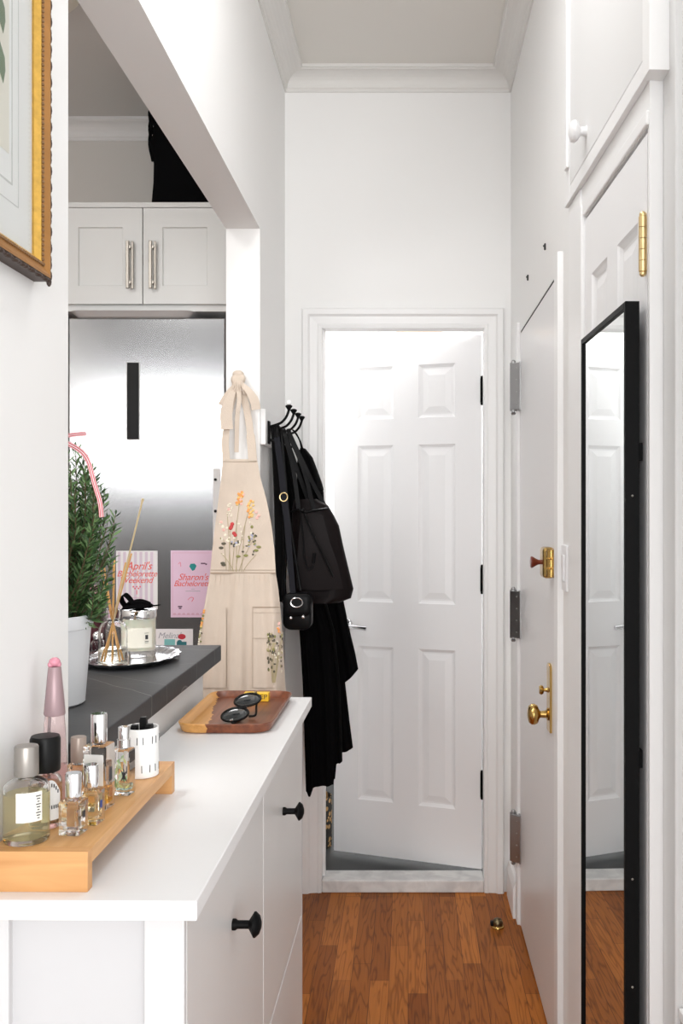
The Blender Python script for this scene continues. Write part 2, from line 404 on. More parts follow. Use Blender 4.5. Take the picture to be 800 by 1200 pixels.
# six-panel style slab: x x0..x1, z z0..z1, front at y=0 facing -y, back at y=T
def panel_slab(x0, x1, z0, z1, T, panels, prof):
    b = B(); t = bmesh.new()
    xs = sorted({x0, x1} | {p[0] for p in panels} | {p[1] for p in panels})
    zs = sorted({z0, z1} | {p[2] for p in panels} | {p[3] for p in panels})
    def inside(cx, cz): return any(p[0] < cx < p[1] and p[2] < cz < p[3] for p in panels)
    def q(pts): t.faces.new([t.verts.new(p) for p in pts])
    for a, c in zip(xs, xs[1:]):
        for d, e in zip(zs, zs[1:]):
            if not inside((a + c) / 2, (d + e) / 2): q([(a, 0, d), (c, 0, d), (c, 0, e), (a, 0, e)])
    for (a, c, d, e) in panels:
        prev = (0, 0.0)
        for ins, dep in prof:
            o = [(a + prev[0], prev[1], d + prev[0]), (c - prev[0], prev[1], d + prev[0]), (c - prev[0], prev[1], e - prev[0]), (a + prev[0], prev[1], e - prev[0])]
            i = [(a + ins, dep, d + ins), (c - ins, dep, d + ins), (c - ins, dep, e - ins), (a + ins, dep, e - ins)]
            for k in range(4): q([o[k], o[(k + 1) % 4], i[(k + 1) % 4], i[k]])
            prev = (ins, dep)
        q(i)
    q([(x0, T, z0), (x1, T, z0), (x1, T, z1), (x0, T, z1)])
    q([(x0, 0, z0), (x1, 0, z0), (x1, T, z0), (x0, T, z0)]); q([(x0, 0, z1), (x1, 0, z1), (x1, T, z1), (x0, T, z1)])
    q([(x0, 0, z0), (x0, T, z0), (x0, T, z1), (x0, 0, z1)]); q([(x1, 0, z0), (x1, T, z0), (x1, T, z1), (x1, 0, z1)])
    bmesh.ops.remove_doubles(t, verts=t.verts, dist=1e-5)
    return b._add(t, False)
RAISED = [(0.004, 0.004), (0.012, 0.009), (0.018, 0.009), (0.042, 0.003)]
SHAKER = [(0.0015, 0.006), (0.004, 0.007)]

# ================================================================== SETTING
LW, LWB, RW, FW, CZ = -0.455, -0.559, 0.38, 3.534, 3.03
struct('floor', B().box(-2.3, 1.2, 0.1, FW, -0.06, 0), OAKF)
struct('floor_bathroom', B().box(LW, 0.62, FW + 0.075, 5.1, -0.06, 0.03), mat('slate_tile', (0.028, 0.030, 0.032), 0.4, var=0.3, vscale=5))
struct('ceiling', B().box(-0.5, 1.2, 0.0, 5.2, CZ, CZ + 0.08), CEIL)
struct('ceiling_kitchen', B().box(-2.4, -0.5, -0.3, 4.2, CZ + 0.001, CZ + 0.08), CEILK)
# left wall: near length, half wall under the counter, beam over the opening, jamb and far length
struct('wall_left', B().prism([(0.3, 0), (2.12, 0), (2.12, 1.068), (1.28, 1.068), (1.28, 2.2775), (2.937, 2.2775), (2.937, 0), (5.1, 0),
                               (5.1, CZ), (0.3, CZ)], 'YZ', LWB, LW), WALL)
struct('wall_back', B().prism([(LW, 0), (-0.319, 0), (-0.319, 2.083), (0.281, 2.083), (0.281, 0), (0.62, 0), (0.62, CZ), (LW, CZ)], 'XZ', FW, FW + 0.07), WALL)
struct('wall_right', B().prism([(2.25, 0), (2.405, 0), (2.405, 2.016), (3.249, 2.016), (3.249, 0), (FW, 0), (FW, CZ), (2.25, CZ)], 'YZ', RW, RW + 0.12), WALL)
struct('wall_bathroom_back', B().box(LW, 0.62, 5.0, 5.1, 0, CZ), WALL)
struct('wall_bathroom_right', B().box(0.62, 0.7, FW, 5.1, 0, CZ), WALL)
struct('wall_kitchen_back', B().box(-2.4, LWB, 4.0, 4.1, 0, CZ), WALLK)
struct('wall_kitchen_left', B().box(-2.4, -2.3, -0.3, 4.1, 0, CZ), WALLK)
kb = B()
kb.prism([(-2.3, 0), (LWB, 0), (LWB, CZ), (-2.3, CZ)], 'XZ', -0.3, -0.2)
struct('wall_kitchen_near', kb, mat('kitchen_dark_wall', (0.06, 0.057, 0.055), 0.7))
# closet stretch of the right wall, turned a little out of line
CA = 0.0277; CLOC = (RW, 2.25, 0); CROT = CA - PI / 2
struct('wall_closet', B().prism([(0, 0), (0.172, 0), (0.172, 2.052), (0.662, 2.052), (0.662, 0), (0.672, 0), (0.672, CZ), (0, CZ)], 'XZ', 0, 0.14), TRIM, CLOC, CROT)
struct('wall_near_right', B().box(0.432, 0.55, 1.05, 1.525, 0, CZ), WALL)
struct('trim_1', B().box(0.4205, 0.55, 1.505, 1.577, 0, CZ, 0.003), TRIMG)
# low wainscot block at the foot of the near right wall
wb = B(); wb.box(0.428, 0.44, 1.05, 1.50, 0.0, 0.618); wb.m = 1; wb.box(0.425, 0.44, 1.05, 1.503, 0.618, 0.634, 0.002)
struct('trim_2', wb, [mat('wainscot_grey', (0.45, 0.44, 0.42), 0.5), TRIM])

# crown moulding in the hall
prof = [(0, 2.955), (0.006, 2.955), (0.006, 2.966)] + [(0.010 + 0.052 * (1 - math.cos(a)), 2.970 + 0.045 * math.sin(a)) for a in [PI / 2 * k / 6 for k in range(7)]] + [(0.066, 3.019), (0.071, 3.019), (0.071, CZ), (0, CZ)]
b = B()
loops = [[(LW + p, 0.3, z) for p, z in prof], [(LW + p, FW - p, z) for p, z in prof], [(RW - p, FW - p, z) for p, z in prof], [(RW - p, 2.26, z) for p, z in prof]]
b.rings(loops, smooth=False); struct('trim_3', b, CROWN)
b = B(); b.rings([[(x, 4.0 - p, z) for p, z in prof] for x in (-2.3, LWB)], smooth=False); struct('trim_4', b, TRIM)

# door casing on the far wall
cprof = [(0.0, 0.0), (0.0, 0.010), (0.012, 0.013), (0.016, 0.010), (0.042, 0.013), (0.050, 0.020), (0.068, 0.020), (0.072, 0.014), (0.0725, 0.0)]
def casing(x0, x1, zt, Y, z0=0.0):
    b = B()
    loops = [[(x0 - w, Y - d, z0) for w, d in cprof], [(x0 - w, Y - d, zt + w) for w, d in cprof],
             [(x1 + w, Y - d, zt + w) for w, d in cprof], [(x1 + w, Y - d, z0) for w, d in cprof]]
    b.rings(loops, smooth=False); return b
struct('trim_5', casing(-0.319, 0.281, 2.083, FW), TRIM)
# door stop beads inside the opening
struct('trim_6', B().box(-0.319, -0.309, FW + 0.03, FW + 0.06, 0.047, 2.083).box(0.2835, 0.2995, FW + 0.062, FW + 0.074, 0.047, 2.083), TRIM)
struct('trim_7', B().box(-0.3185, 0.2805, FW - 0.012, FW + 0.09, 0.0, 0.047, 0.005), MARB)   # marble saddle
struct('trim_8', B().box(0.366, RW + 0.01, 2.345, 2.402, 0, 2.05, 0.003), TRIM)              # strip casing on the lock side of the entry door
struct('trim_9', B().box(0.3705, RW + 0.01, 3.251, 3.30, 0, 2.05, 0.003), TRIM)               # hinge side
struct('baseboard_right', B().prism([(RW, 0), (0.362, 0), (0.362, 0.10), (0.370, 0.125), (RW, 0.13)], 'XZ', 3.302, FW - 0.03), TRIM)

# ================================================================== DOORS
# bathroom door, ajar into the bathroom, hinged on the right
th = math.asin(0.2 / 0.61)
d1 = structe('door_1', (0.277, FW + 0.075, 0.0), -th)
W = 0.606; st = 0.103; pw = (W - 3 * st) / 2
pan = []
for xa in (-W + st, -W + 2 * st + pw):
    for za, zb in ((0.27, 0.875), (1.05, 1.664), (1.767, 1.972)): pan.append((xa, xa + pw, za, zb))
leafd = obj('door_leaf', panel_slab(-W, 0, 0.055, 2.075, 0.035, pan, RAISED), DOORW, d1)
b = B()
b.lathe([(0, 0), (0.025, 0), (0.026, 0.003), (0.022, 0.008), (0.012, 0.010), (0.010, 0.035), (0, 0.036)], seg=24, M=Matrix.Translation((-W + 0.055, 0, 0.958)) @ Matrix.Rotation(PI / 2, 4, 'X'))
b.tube(cr([(-W + 0.055, -0.032, 0.958), (-W + 0.07, -0.042, 0.957), (-W + 0.11, -0.044, 0.954), (-W + 0.155, -0.040, 0.950)], 6), [0.009] * 12 + [0.0085] * 7, 12)
obj('lever_handle', b, SILVER, d1)
for z in (1.862, 1.15, 0.376):
    b = B(); b.tube([(0.004, -0.008, z - 0.046), (0.004, -0.008, z + 0.046)], 0.0065, 12); b.ball((0.004, -0.008, z + 0.05), 0.006); b.ball((0.004, -0.008, z - 0.05), 0.006)
    b.box(-0.002, 0.010, -0.009, 0.004, z - 0.044, z + 0.044)
    obj('hinge', b, BLACK, d1)

# entry door in the right wall (x = towards the camera, y = into the wall)
d2 = structe('door_2', (RW, 3.245, 0), -PI / 2)
obj('door_leaf', B().box(0, 0.836, 0.001, 0.045, 0.008, 2.011, 0.001), DOORE, d2)
b = B(); b.prism([(-0.004, 0.0), (0.84, 0.0), (0.84, 2.016), (-0.004, 2.016)], 'XZ', 0.046, 0.06)
b.box(0.02, 0.838, 0.0005, 0.046, 2.0105, 2.0155)
obj('door_gap', b, GAPD, d2)
for zc in (1.832, 1.058, 0.298):
    b = B()
    b.tube([(-0.018, -0.021, zc - 0.082), (-0.018, -0.021, zc + 0.082)], 0.0115, 16)
    b.lathe([(0, -0.096), (0.006, -0.095), (0.009, -0.09), (0.005, -0.086), (0.005, -0.082)], (-0.018, -0.021, zc), 14)
    b.ball((-0.018, -0.021, zc + 0.085), 0.008)
    b.box(-0.014, 0.020, -0.005, 0.001, zc - 0.082, zc + 0.082, 0.001)
    b.prism([(-0.018, -0.030), (-0.010, -0.034), (0.022, -0.003), (0.016, 0.0), (-0.018, -0.012)], 'XY', zc - 0.079, zc + 0.079, 0.001)
    h = obj('hinge', b, PEWTER, d2)
    for dz in (-0.06, -0.02, 0.02, 0.06): obj('screw', B().ball((0.012, -0.0135, zc + dz), 0.0025, 8), PEWTER, h)
# rim lock
b = B(); xl = 0.735
b.box(xl - 0.035, xl + 0.030, -0.030, 0.001, 1.236, 1.317, 0.009)
rl = obj('rim_lock', b, BRASS, d2)
b = B()
for z in (1.252, 1.277, 1.302): b.tube([(xl + 0.052, -0.012, z - 0.0095), (xl + 0.052, -0.012, z + 0.0095)], 0.0125, 14)
b.box(xl + 0.034, xl + 0.068, -0.010, 0.001, 1.24, 1.314, 0.002)
obj('keeper', b, BRASS, rl)
b = B(); b.lathe([(0, 0), (0.006, 0), (0.006, 0.008), (0.009, 0.014), (0.016, 0.026), (0.014, 0.029), (0, 0.029)], seg=20, M=Matrix.Translation((xl - 0.004, -0.029, 1.277)) @ Matrix.Rotation(PI / 2, 4, 'X'))
obj('thumb_turn', b, REDBR, rl)
# long plate with knob
xk = 0.685
b = B(); b.prism([(xk - 0.028, 0.822), (xk + 0.028, 0.822), (xk + 0.028, 0.99)] + [(xk + 0.028 * math.cos(a), 0.99 + 0.014 * math.sin(a)) for a in [PI * k / 8 for k in range(1, 8)]] + [(xk - 0.028, 0.99)], 'XZ', -0.005, 0.002, 0.001)
es = obj('escutcheon', b, BRASS, d2)
Rk = Matrix.Translation((xk, -0.004, 0.867)) @ Matrix.Rotation(PI / 2, 4, 'X')
b = B(); b.lathe([(0, 0), (0.016, 0), (0.017, 0.004), (0.010, 0.007), (0.009, 0.022), (0.014, 0.026), (0.024, 0.030), (0.028, 0.038), (0.0275, 0.046), (0.022, 0.053), (0.012, 0.056), (0, 0.0565)], seg=28, M=Rk)
obj('knob', b, BRASS, es)
b = B(); b.lathe([(0, 0), (0.009, 0), (0.006, 0.003), (0.004, 0.012), (0.011, 0.015), (0.013, 0.02), (0.010, 0.025), (0, 0.026)], seg=20, M=Matrix.Translation((xk, -0.004, 0.932)) @ Matrix.Rotation(PI / 2, 4, 'X'))
obj('thumb_turn', b, BRASS, es)

# closet door
d3 = structe('door_3', CLOC, CROT)
pan = []
for ua, ub in ((0.235, 0.375), (0.455, 0.598)):
    for za, zb in ((0.25, 0.85), (1.03, 1.62), (1.70, 1.913)): pan.append((ua, ub, za, zb))
obj('door_leaf', panel_slab(0.175, 0.658, 0.01, 2.044, 0.035, pan, RAISED), DOORW, d3)
obj('door_gap', B().box(0.172, 0.662, 0.037, 0.045, 0.0, 2.052).box(0.18, 0.66, 0.008, 0.04, 2.0445, 2.0515), GAPD, d3)
for zc in (1.861, 0.30):
    b = B()
    for k in range(5): b.tube([(0.652, -0.006, zc - 0.046 + k * 0.0185), (0.652, -0.006, zc - 0.046 + k * 0.0185 + 0.0175)], 0.0068, 14)
    b.ball((0.652, -0.006, zc + 0.049), 0.006); b.ball((0.652, -0.006, zc - 0.049), 0.006)
    b.box(0.628, 0.652, -0.0015, 0.001, zc - 0.045, zc + 0.045)
    obj('hinge', b, BRASSL, d3)
# flat casing round the closet door
b = B(); b.box(0.004, 0.139, -0.004, 0.002, 0.0, 2.124, 0.001); b.box(0.1395, 0.168, -0.0085, 0.001, 0.0, 2.078, 0.003); b.box(0.1685, 0.671, -0.0055, 0.001, 2.0535, 2.078, 0.003)
tr = struct('trim_10', b, TRIM, CLOC, CROT)

# overhead closet cabinet
oc = thing('overhead_cabinet', 'white built-in cabinet high over the closet door at top right', 'cabinet', CLOC, CROT)
b = B()
zb_ = 2.125
b.box(0.0, 0.0588, -0.012, 0.0, zb_, CZ, 0.001); b.box(0.030, 0.0575, -0.019, -0.0115, zb_ + 0.075, CZ, 0.003)
b.box(0.059, 0.671, -0.0115, 0.0, zb_ + 0.0005, zb_ + 0.032, 0.001); b.box(0.6715, 0.712, -0.012, 0.06, zb_ + 0.0002, CZ, 0.001)
obj('face_frame', b, TRIM, oc)
obj('door', B().box(0.060, 0.670, -0.011, 0.0, zb_ + 0.0345, CZ - 0.03, 0.001), mat('cabinet_door_grey_white', (0.74, 0.74, 0.74), 0.4), oc)
dk = oc.children[-1]
b = B(); b.lathe([(0, 0), (0.013, 0), (0.010, 0.004), (0.009, 0.014), (0.018, 0.019), (0.023, 0.026), (0.021, 0.033), (0.012, 0.037), (0, 0.038)], seg=28, M=Matrix.Translation((0.235, -0.010, 2.213)) @ Matrix.Rotation(PI / 2, 4, 'X'))
obj('knob', b, DRESS, dk)

# ================================================================== MIRROR
mi = thing('mirror', 'tall narrow mirror in thin black frame hung on the closet door', 'mirror', (RW + 0.003, 2.25, 0), CROT - 0.0077)
u0, u1, z0, z1 = 0.287, 0.655, 0.20, 1.765; y0, y1 = -0.034, -0.010; fwid = 0.011
b = B(); b.box(u0, u0 + fwid, y0, y1, z0, z1, 0.001); b.box(u1 - fwid, u1, y0, y1, z0, z1, 0.001)
b.box(u0 + fwid, u1 - fwid, y0, y1, z1 - fwid, z1, 0.001); b.box(u0 + fwid, u1 - fwid, y0, y1, z0, z0 + fwid, 0.001)
b.box(u0 + 0.005, u1 - 0.005, y1 - 0.004, y1, z0 + 0.005, z1 - 0.005)
obj('frame', b, BLACK, mi)
obj('glass', B().box(u0 + fwid, u1 - fwid, y0 + 0.004, y1 - 0.004, z0 + fwid, z1 - fwid), MIRR, mi)
for z in (0.45, 0.98, 1.5):
    obj('bracket', B().box(u0 + 0.01, u1 - 0.02, y1 - 0.001, 0.0005, z, z + 0.03), BLACK, mi)
for z in (1.44, 0.80, 0.62): obj('screw', B().ball((u1, -0.022, z), 0.002, 8), NICKEL, mi)

# ================================================================== RIGHT-WALL BITS
sw = thing('light_switch', 'white rocker light switch plate between the entry door and the closet', 'switch', (RW, 2.30, 1.275), -PI / 2)
obj('plate', B().box(-0.032, 0.032, -0.006, 0.001, -0.055, 0.055, 0.002), mat('switch_white', (0.80, 0.80, 0.82), 0.35), sw)
obj('rocker', B().box(-0.014, 0.014, -0.010, -0.004, -0.032, 0.032, 0.002), mat('switch_white', (0.8, 0.8, 0.82)), sw)
for Y, Z, lab in ((2.64, 2.141, 'dark nail in the white wall above the entry door, nearer the cabinet'), (3.02, 2.147, 'dark nail in the white wall above the entry door, nearer the far corner')):
    b = B(); b.box(-0.006, 0.0, -0.004, 0.004, -0.009, 0.009, 0.002); b.ball((-0.006, 0, 0.002), 0.003, 8)
    tag(obj('nail', b, mat('dark_iron', (0.03, 0.03, 0.03), 0.5), None, (RW + 0.001, Y, Z)), lab, 'nail', 'nails above the entry door')
ds = thing('door_stop', 'small brass dome door stop on the wood floor by the entry door', 'door stop', (0.303, 3.235, 0))
obj('base', B().lathe([(0, 0), (0.022, 0), (0.022, 0.004), (0.019, 0.008), (0, 0.009)], seg=24), BRASS, ds)
obj('dome', B().lathe([(0.017, 0.008), (0.018, 0.018), (0.014, 0.027), (0.006, 0.031), (0, 0.0315)], seg=24), mat('dark_bronze', (0.18, 0.14, 0.08), 0.3, 1.0), ds)
obj('bumper', B().box(-0.025, -0.014, -0.008, 0.008, 0.006, 0.022, 0.003), BLACKP, ds)

# ================================================================== SHOE CABINET
sc_ = thing('shoe_cabinet', 'long narrow white cabinet with black knobs and four flip doors', 'cabinet', (-0.4515, 0.998, 0), -0.0107)
obj('top', B().box(0, 0.2315, 0, 1.074, 0.989, 1.010, 0.0015), DRESS, sc_)
xf = 0.2135
legs = [(0, 0.026, 0.02, 0.058), (xf - 0.043, xf, 0.02, 0.030), (0, 0.026, 1.02, 1.056), (xf - 0.043, xf, 1.044, 1.056)]
for (a, c, d, e) in legs: obj('leg', B().box(a, c, d, e, 0, 0.989, 0.0015), mat('cabinet_leg_shade_white', (0.64, 0.64, 0.645), 0.45), sc_)  # cabinet white darkened on the legs, shade put into the colour
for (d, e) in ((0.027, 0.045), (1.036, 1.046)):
    obj('side_panel', B().box(0.004, xf - 0.02, d + (0.003 if d < 0.1 else 0), e, 0.09, 0.9885), mat('cabinet_side_shade_white', (0.56, 0.56, 0.57), 0.45), sc_)  # darker white carries the shade of the recessed panel in its colour
b = B(); b.box(0.02, xf - 0.024, 0.03, 1.046, 0.10, 0.115); b.box(0.02, xf - 0.026, 0.03, 1.046, 0.52, 0.57); b.box(0.0, 0.01, 0.03, 1.046, 0.10, 0.985)
b.box(xf - 0.030, xf - 0.012, 0.532, 0.545, 0.1, 0.985); b.box(xf - 0.030, xf - 0.004, 0.03, 1.046, 0.10, 0.13)
b.box(xf - 0.030, xf - 0.002, 0.03, 1.046, 0.977, 0.9885)
obj('carcass', b, DRESS, sc_)
for j, (ya, yb) in enumerate(((0.0315, 0.5365), (0.5405, 1.0425))):
    for (za, zb) in ((0.555, 0.976), (0.135, 0.550)):
        dr = obj('door', B().box(xf - 0.020, xf, ya, yb, za, zb, 0.0015), DRESSF, sc_)
        zk = 0.862 if za > 0.5 else 0.44
        b = B(); b.lathe([(0, 0), (0.0075, 0), (0.0075, 0.004), (0.0055, 0.007), (0.0055, 0.022), (0.010, 0.025), (0.0165, 0.029), (0.0165, 0.031), (0.012, 0.036), (0.005, 0.0385), (0, 0.039)],
                         seg=28, M=Matrix.Translation((xf, (ya + yb) / 2 - 0.03 * j, zk)) @ Matrix.Rotation(PI / 2, 4, 'Y'))
        obj('knob', b, BLACK, dr)

# wooden riser with perfumes
rs = thing('riser_shelf', 'low maple wood riser board holding perfume bottles on white cabinet', 'shelf', (-0.448, 1.02, 1.010), -0.0107)
obj('board', B().box(0, 0.1065, 0.0148, 0.3492, 0.027, 0.0432, 0.0003), MAPLE, rs)
obj('leg', B().box(0, 0.1065, 0.0, 0.0146, 0, 0.0432, 0.0004), MAPLEX, rs)
obj('leg', B().box(0, 0.1065, 0.3494, 0.364, 0, 0.0432, 0.0004), MAPLEX, rs)
RZ = 1.0534
def onriser(x, y):
    Y = F * (EYE - RZ) / (y - VY); return ((x - VX) * Y / F, Y, RZ)
def glass_round(r, h, neck_r, neck_h, t=0.0022, base=0.006, sh=0.010):
    outer = [(0, 0), (r * 0.92, 0), (r, 0.003), (r, h - sh)] + [(neck_r + (r - neck_r) * math.cos(a), h - sh + sh * math.sin(a)) for a in [PI / 2 * k / 5 for k in range(1, 6)]] + [(neck_r, h + neck_h)]
    ri = r - t
    inner = [(neck_r - t * 0.8, h + neck_h)] + [(neck_r - t * .8 + (ri - neck_r + t * .8) * math.cos(a), h - sh - t + sh * math.sin(a)) for a in [PI / 2 * k / 5 for k in range(5, -1, -1)]] + [(ri, base + 0.003), (ri * 0.9, base), (0, base)]
    return B().lathe(outer + inner, seg=40)
def curved_label(r, a0, a1, za, zb, n=14, top=None):
    loops = []
    for rr in (r, r + 0.0004):
        pass
    b = B(); t = bmesh.new(); A = []; C = []
    for k in range(n + 1):
        a = a0 + (a1 - a0) * k / n
        zt = zb if top is None else top(k / n)
        A.append(t.verts.new((r * math.cos(a), r * math.sin(a), za))); C.append(t.verts.new((r * math.cos(a), r * math.sin(a), zt)))
    for k in range(n): t.faces.new((A[k], A[k + 1], C[k + 1], C[k]))
    return b._add(t, True)
PERF = 'perfume bottles on the wood riser'
INK = flat('label_ink', (0.03, 0.03, 0.035))
CREAM = flat('label_cream', (0.82, 0.80, 0.74))
# 1 large round bottle, grey cap
p = onriser(31, 984)
t1 = thing('perfume_bottle', 'large round glass bottle with grey metal cap and pale yellow perfume', 'perfume', p, 0, PERF)
obj('glass', glass_round(0.0245, 0.068, 0.009, 0.004), GLASS, t1)
obj('perfume', B().lathe([(0, 0.0055), (0.0215, 0.0055), (0.0229, 0.008), (0.0229, 0.053), (0, 0.053)], seg=36), liquid('pale_yellow_liquid', (1.0, 0.94, 0.62), 0.84), t1)
obj('cap', B().lathe([(0.0, 0.0715), (0.0125, 0.0715), (0.013, 0.073), (0.0128, 0.102), (0.012, 0.104), (0, 0.1045)], seg=32), mat('grey_cap_metal', (0.36, 0.335, 0.31), 0.38, 0.8), t1)
lb = obj('label', curved_label(0.0249, -PI * 0.52, -PI * 0.16, 0.026, 0.058), CREAM, t1)
b = B()
for k in range(9):
    a = -PI * 0.22; z = 0.029 + k * 0.003; ln = 0.0022 + 0.0016 * ((k * 7) % 3)
    b.box(-ln / 2, ln / 2, -0.0003, 0.0003, z, z + 0.0009, M=Matrix.Rotation(a + PI / 2, 4, 'Z') @ Matrix.Translation((0, -0.0253, 0)))
obj('small_print', b, INK, lb)
# 2 amber bottle with black cap and arched label
p = onriser(53, 967)
t2 = thing('perfume_bottle', 'round bottle of amber perfume with thick black cap and arched white label', 'perfume', p, 0, PERF)
obj('glass', glass_round(0.0185, 0.060, 0.010, 0.003), GLASS, t2)
obj('perfume', B().lathe([(0, 0.0055), (0.0158, 0.0055), (0.0169, 0.008), (0.0169, 0.050), (0, 0.050)], seg=32), liquid('amber_liquid', (0.95, 0.72, 0.40)), t2)
obj('cap', B().lathe([(0, 0.0635), (0.0165, 0.0635), (0.017, 0.065), (0.017, 0.100), (0.0155, 0.1035), (0, 0.104)], seg=32), BLACKP, t2)
lb = obj('label', curved_label(0.0188, -PI * 0.52, -PI * 0.06, 0.010, 0.03, top=lambda k: 0.030 + 0.026 * math.sin(PI * (0.12 + 0.76 * k))), PAPERW, t2)
b = B()
for k in range(7):
    for j in range(2):
        a = -PI * (0.40 - 0.045 * k); z = 0.040 - 0.017 * j + 0.008 * math.sin(PI * k / 6) * (1 - j)
        b.box(-0.0006, 0.0006, -0.0003, 0.0003, z, z + 0.0040, M=Matrix.Rotation(a + PI / 2, 4, 'Z') @ Matrix.Translation((0, -0.0191, 0)))
obj('small_print', b, INK, lb)
# 3 tall pink cone bottle
p = onriser(64, 950)
t3 = thing('perfume_bottle', 'tall slim pink cone-shaped perfume bottle against the wall', 'perfume', p, 0, PERF)
obj('glass', B().lathe([(0, 0), (0.0150, 0), (0.0158, 0.003), (0.0148, 0.05), (0.0125, 0.100), (0.0112, 0.1165), (0, 0.1165)], seg=36), mat('pink_glass', (0.97, 0.80, 0.81), 0.08, Transmission_Weight=0.85, IOR=1.3), t3)
obj('perfume', B().lathe([(0, 0.0075), (0.0120, 0.0085), (0.0112, 0.05), (0.0109, 0.056), (0, 0.056)], seg=32), liquid('rose_liquid', (0.97, 0.70, 0.66)), t3)
obj('cap', B().lathe([(0, 0.116), (0.0120, 0.116), (0.0126, 0.118), (0.0105, 0.142), (0.0075, 0.1735), (0.0068, 0.1745), (0, 0.1745)], seg=32), mat('dusty_pink_metal', (0.36, 0.25, 0.265), 0.4, 0.3), t3)
b = B(); b.ball((0, 0, 0.180), 0.0068, 14, (1, 1, 0.85)); b.ball((-0.004, -0.002, 0.177), 0.0038); b.ball((0.004, 0.001, 0.177), 0.0038)
obj('finial', b, mat('pink_resin', (0.85, 0.36, 0.46), 0.2, Transmission_Weight=0.3), t3)
def square_bottle(name, label, p, w, d, h, capr, cap_z0, cap_z1, liq, lz, rot=-0.08, capm=CHROME, bev=0.002, collar=True, gl=GLASS):
    t = thing(name, label, 'perfume', p, rot, PERF)
    b = B(); b.box(-w / 2, w / 2, -d / 2, d / 2, 0, h, bev)
    b.lathe([(0, h - 0.0005), (capr * 0.75, h - 0.0005), (capr * 0.75, h + 0.004), (0, h + 0.004)], seg=20)
    g = obj('glass', b, gl, t)
    if liq:
        e = 0.0035
        obj('perfume', B().box(-w / 2 + e, w / 2 - e, -d / 2 + e, d / 2 - e, 0.006, lz, 0.0015), liq, t)
    b = B(); b.lathe([(0, cap_z0), (capr * 0.95, cap_z0), (capr, cap_z0 + 0.001), (capr, cap_z1 - 0.0015), (capr * 0.93, cap_z1), (0, cap_z1)], seg=28)
    obj('cap', b, capm, t)
    return t
# 4 bottle with tan cap behind
p = onriser(92, 938)
t4 = square_bottle('perfume_bottle', 'small bottle with smoky taupe cap half hidden behind the tall clear bottle', p, 0.026, 0.024, 0.046, 0.0095, 0.049, 0.080, liquid('blush_liquid', (0.95, 0.78, 0.66)), 0.040, 0, mat('taupe_cap', (0.42, 0.34, 0.29), 0.35, 0.2))
# 5 tall clear
p = onriser(116, 946)
t5 = square_bottle('perfume_bottle', 'tall square clear bottle with chrome cap and low amber perfume', p, 0.029, 0.029, 0.078, 0.0098, 0.080, 0.115, liquid('deep_amber_liquid', (0.93, 0.60, 0.12)), 0.025, -0.12)
b = B(); b.box(-0.0122, 0.0122, -0.0149, -0.0146, 0.030, 0.068); lab5 = obj('label', b, mat('clear_label', (0.9, 0.9, 0.88), 0.4, Alpha=0.55), t5)
b = B(); b.box(0.0148, 0.0151, -0.004, 0.004, 0.034, 0.05); obj('side_label', b, INK, t5)
# 6, 7 small chrome capped
p = onriser(86, 976)
t6 = square_bottle('perfume_bottle', 'short square clear bottle with chrome cap, foremost of the two minis', p, 0.0245, 0.0245, 0.038, 0.0088, 0.041, 0.068, liquid('faint_pink_liquid', (0.99, 0.97, 0.96), 1.0), 0.030, -0.12)
b = B(); b.box(0.0124, 0.0127, -0.003, 0.003, 0.018, 0.026); obj('side_label', b, INK, t6)
p = onriser(107, 964)
t7 = square_bottle('perfume_bottle', 'short square bottle with chrome cap and pale gold perfume, behind another mini', p, 0.0235, 0.0235, 0.040, 0.0085, 0.042, 0.068, liquid('pale_gold_liquid', (0.98, 0.88, 0.62)), 0.034, -0.12)
b = B(); b.box(0.0119, 0.0122, -0.003, 0.003, 0.018, 0.027); obj('side_label', b, flat('navy_ink', (0.03, 0.05, 0.20)), t7)
# 8 green floral
p = onriser(145, 930)
t8 = square_bottle('perfume_bottle', 'square bottle with green leaf print and slim chrome spray top', p, 0.023, 0.021, 0.058, 0.0072, 0.060, 0.086, liquid('mint_liquid', (0.72, 0.93, 0.85)), 0.013, -0.12)
obj('collar', B().lathe([(0.0072, 0.060), (0.0088, 0.060), (0.0088, 0.070), (0.0072, 0.071)], seg=24), CHROME, t8)
b = B()
for k in range(26):
    x = random.uniform(-0.0095, 0.0095); z = random.uniform(0.010, 0.050); a = random.uniform(-1, 1); l = random.uniform(0.003, 0.0065)
    b.m = k % 3
    b.prism([(0, -l), (l * 0.35, 0), (0, l), (-l * 0.35, 0)], 'XZ', -0.0112, -0.0107, M=Matrix.Translation((x, 0, z)) @ Matrix.Rotation(a, 4, 'Y'))
b.m = 3
for a in (-0.5, 0.0, 0.5): b.prism([(0, -0.009), (0.0016, 0.0), (0, 0.009), (-0.0016, 0.0)], 'XZ', -0.0116, -0.0112, M=Matrix.Translation((0.005, 0, 0.026)) @ Matrix.Rotation(a, 4, 'Y'))
obj('leaf_print', b, [flat('print_green', (0.30, 0.45, 0.22)), flat('print_pale_green', (0.60, 0.70, 0.50)), flat('print_olive', (0.45, 0.48, 0.20)), INK], t8)
